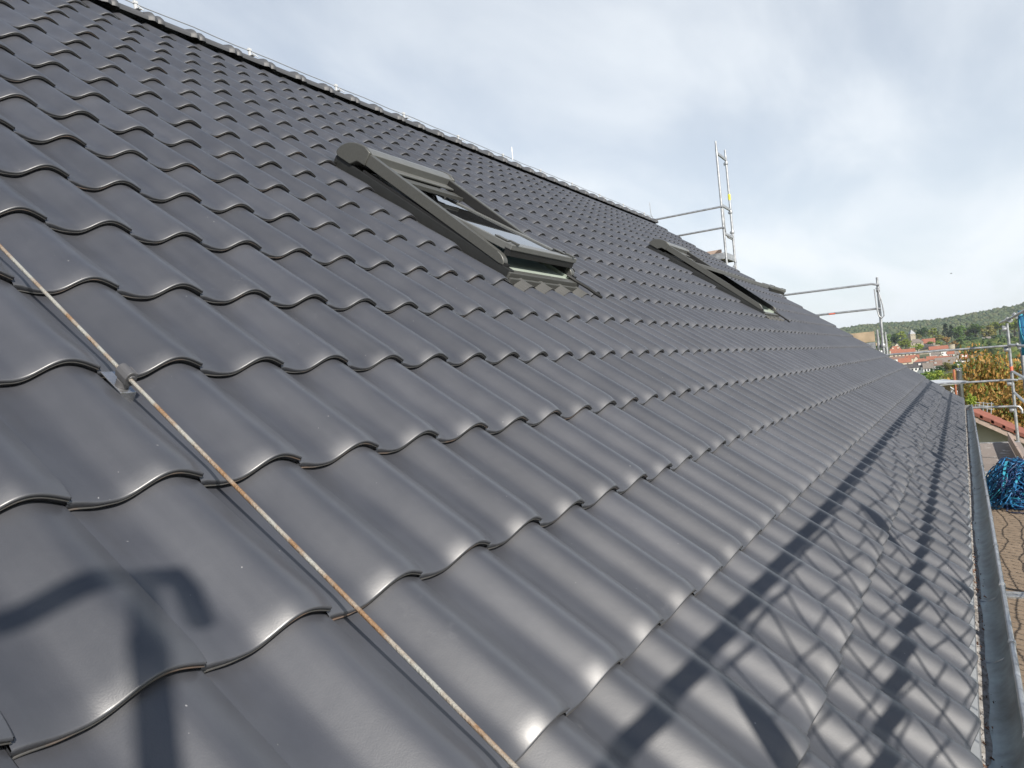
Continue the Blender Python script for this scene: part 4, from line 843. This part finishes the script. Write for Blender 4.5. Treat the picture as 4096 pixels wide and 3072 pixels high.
blk(1165, 768, 885, 215, 840, 'stone castle hall with a hipped dark roof beside the tower', M_RTAUPE, M_STONE, True, .5, 'castle_hall')
blk(1372, 762, 850, 200, 870, 'castle barn with an orange red roof, right of the stone hall', M_RRED, M_STONE, False, .85, 'castle_barn')
b = Zp(1765, 960, 820); rd_ = 130 / 4.366 * 820 / FPX / 2; hh = (Zp(1765, 865, 820) - b).length
t = thing('round_tower', b, 'low round stone tower at the right end of the castle wall', 'tower')
m = MB(); m.tube([b - Vector((0, 0, 6)), b + Vector((0, 0, hh - .5))], rd_, 20); m.build('wall', M_STONE, t, smooth=True)
m = MB(); m.tube([b + Vector((0, 0, hh - .5)), b + Vector((0, 0, hh))], rd_ * 1.05, 20); m.build('parapet', M_STONE, t, smooth=True)
b = Zp(1390, 960, 800); t = thing('castle_wall', b, 'stone castle wall with a dark sloping roof above the orange town roofs', 'wall'); l = 320 / 4.366 * 800 / FPX; hh = (Zp(1390, 880, 800) - b).length
m = MB(); m.box(b + Vector((0, 0, hh / 2 - 3)), (3, l, hh + 6)); m.build('wall', M_STONE, t)
m = MB(); pts = [(-.5, .48), (-.3, .98), (-.05, 1.02), (.2, .85), (.42, .62), (.5, .50)]
P0 = [b + Vector((-3.2, -x * l * .8, hh * y)) for x, y in pts]; P1 = [p + Vector((2.6, 0, 1.2)) for p in P0]; n = len(P0)
m.add(P0 + P1, [(i, n + i, n + i + 1, i + 1) for i in range(n - 1)] + [tuple(range(n))]); m.build('lean_to_roof', M_RGREY, t)
for cx, cy0, cy1, wd, D, lb in ((3955, 1338, 1356, 40, 930, 'pale flat cottage among trees, upper one at right'), (3968, 1345, 1368, 34, 900, 'pale cottage with grey roof among trees, lower one at right')):
    town_house(cx, cy0, cy1, wd, D, 'e', M_RTAUPE, M_WALLW, lb, False, 3, .45, None, 0, False)

# ------------------------------------------------------------------ neighbours close beyond the gable
M_REDT = mat('red_clay_tiles', (0.19, 0.066, 0.046), 0.75, var=0.25, vscale=5, detail=7, bump=0.2); M_BEIGE = mat('beige_render', (0.40, 0.385, 0.30), 0.9, var=0.1, vscale=2, bump=.3, bscale=120)
NX = 20.5
A = at(3900, 1655, (NX + .63) / 1.18); Bp = at(4110, 1748, (NX + .63) / 1.22)
yA, zA = A.y, A.z; sl_ = math.tan(R_(31))
nh = thing('neighbour_house', (NX + 4, 0, -8.0), 'neighbouring house with red clay tile roof and beige gable, below the scaffold', 'house')
yr = yA + .12; zr = zA + .12 * sl_; ylo = yA - 4.6; zlo = zA - 4.6 * sl_
m = MB(); m.add([(NX + .35, ylo + .4, -8), (NX + .35, yr * 2 - ylo - .4, -8), (NX + .35, ylo + .4, zlo + .1), (NX + .35, yr, zr - .22), (NX + .35, yr * 2 - ylo - .4, zlo + .1), (NX + 1.6, ylo + .4, -8), (NX + 1.6, yr * 2 - ylo - .4, -8), (NX + 1.6, ylo + .4, zlo + .1), (NX + 1.6, yr, zr - .22), (NX + 1.6, yr * 2 - ylo - .4, zlo + .1)], [(1, 0, 2, 3, 4), (0, 5, 7, 2), (5, 6, 9, 8, 7)]); m.build('wall', M_BEIGE, nh)
m = MB(); nrow = 22; ncol = 40
for sg in (1, -1):
    for q in range(nrow):                              # courses with a step, scalloped along the verge
        t0, t1 = q / nrow, (q + 1) / nrow + .012; L0 = (yr - ylo)
        def pt(x, t, dz): return (x, yr - sg * L0 * t, zr + (zlo - zr) * t + dz)
        for c in range(ncol):
            xa = NX + 1.7 * c / ncol; xb = NX + 1.7 * (c + 1) / ncol; xm = (xa + xb) / 2
            m.add([pt(xa, t0, .0), pt(xm, t0, .022), pt(xb, t0, 0), pt(xa, t1, .028), pt(xm, t1, .050), pt(xb, t1, .028), pt(xa, t1, .0), pt(xm, t1, .02), pt(xb, t1, 0)], [(0, 3, 4, 1), (1, 4, 5, 2), (3, 6, 7, 4), (4, 7, 8, 5)])
        m.add([pt(NX - .01, t0, -.09), pt(NX - .01, t1, -.06), pt(NX - .01, t1, .03), pt(NX - .01, t0, .0)], [(0, 1, 2, 3)])
nr = m.build('roof', M_REDT, nh)
m = MB(); m.add([(NX + .01, yr, zr - .10), (NX + .01, ylo, zlo - .10), (NX + .01, ylo, zlo - .22), (NX + .01, yr, zr - .22), (NX + .35, ylo, zlo - .14), (NX + .35, yr, zr - .14)], [(0, 1, 2, 3), (0, 5, 4, 1)]); m.build('verge_board', M_BOARD, nh)
fl = at(3846, 1600, 17.5); ft = at(3838, 1472, 17.5)
t = thing('flue_pipe', (fl.x, fl.y, -3), 'stainless steel flue pipe with a copper pipe beside it, in front of town trees', 'flue')
m = MB(); z1 = ft.z; m.tube([(fl.x, fl.y, -3), (fl.x, fl.y, z1 - .06)], .060, 18); m.tube([(fl.x, fl.y, z1 - .10), (fl.x, fl.y, z1 - .08)], .068, 18); m.tube([(fl.x, fl.y, z1 - .50), (fl.x, fl.y, z1 - .47)], .064, 18); m.build('pipe', M_FLUE, t, smooth=True)
m = MB(); m.tube([(fl.x, fl.y, z1 - .06), (fl.x, fl.y, z1 - .015), (fl.x, fl.y, z1)], [.052, .066, .050], 18); m.build('cowl', M_SHINY, t, smooth=True)
m = MB(); m.tube([(fl.x - .02, fl.y + .098, -3), (fl.x - .02, fl.y + .098, z1 - .02)], .027, 12); m.build('copper_pipe', mat('copper', (0.42, 0.16, 0.09), .5, .5, var=.2), t, smooth=True)
c = at(3766, 1530, 17.0); t = thing('flat_canopy', (c.x, c.y, c.z - .5), 'pale flat canopy on a tan post behind the roof edge', 'canopy')
m = MB(); m.box(c + Vector((.6, .05, -.02)), (2.0, .62, .05), 0, (1, .25, .0), (-.25, 1, .0), (0, 0, 1)); m.build('canopy_sheet', mat('grey_sheet', (.50, .52, .54), .5, .2, var=.08), t)
m = MB(); m.box(c + Vector((.1, -.05, -.75)), (.16, .22, 1.4)); m.build('post', M_TAN, t)
lg = at(3812, 1575, 18.0); t = thing('lattice_girder', (lg.x, lg.y, lg.z), 'aluminium lattice girder sloping down beside the flue pipe', 'girder')
m = MB(); p0 = at(3788, 1542, 18.0); p1 = at(3850, 1580, 18.0); dd = Vector((0, 0, -.26)); m.tube([p0, p1], .024, 8); m.tube([p0 + dd, p1 + dd], .024, 8)
for k in range(6):
    a = p0.lerp(p1, k / 6); b2 = p0.lerp(p1, (k + 1) / 6); m.tube([a, b2 + dd], .013, 6); m.tube([a + dd, b2], .013, 6)
m.build('lattice', M_GALV, t, smooth=True)
# jumble of a neighbour's garden frames seen through the scaffold
fr = at(3925, 1625, 24); t = thing('garden_frame', (fr.x, fr.y, fr.z - 1.5), 'grey metal garden frame with spindly legs behind the red roof', 'frame')
m = MB()
for k in range(5): m.tube([at(3900 + k * 16, 1650 + k * 6, 24), at(3902 + k * 16, 1608 + (k % 2) * 8, 24)], .014, 6)
for k in range(3): m.tube([at(3897, 1610 + k * 9, 24), at(3975, 1615 + k * 12, 24)], .012, 6)
m.build('bars', M_GALV, t, smooth=True)
# bird
bp_ = at(3805, 1094, 120); t = thing('bird', bp_, 'dark bird gliding high in the pale sky at right', 'bird')
m = MB(); m.tube([bp_ + Vector((0, -.16, 0)), bp_ + Vector((0, -.08, .02)), bp_ + Vector((0, .06, .01)), bp_ + Vector((0, .18, 0))], [.01, .045, .04, .012], 8)
for s in (-1, 1): m.add([bp_ + Vector((0, -.06, .02)), bp_ + Vector((0, .05, .02)), bp_ + Vector((s * .17, .03, .10)), bp_ + Vector((s * .30, -.04, .05)), bp_ + Vector((s * .16, -.07, .09))], [(0, 1, 2, 3, 4)])
m.build('body', M_BLACK, t)

# ------------------------------------------------------------------ the air that pales the far ridge
m = MB(); m.box((1500, 0, 60), (22000, 19000, 300)); hv = bpy.data.materials.new('haze_air'); hv.use_nodes = True; t = hv.node_tree; t.nodes.clear()
o_ = t.nodes.new('ShaderNodeOutputMaterial'); pv = t.nodes.new('ShaderNodeVolumePrincipled'); pv.inputs['Color'].default_value = (.82, .90, 1.0, 1); pv.inputs['Density'].default_value = HAZE; pv.inputs['Anisotropy'].default_value = .2
t.links.new(pv.outputs[0], o_.inputs['Volume']); hz_ = m.build('haze', hv, None, kind='stuff')
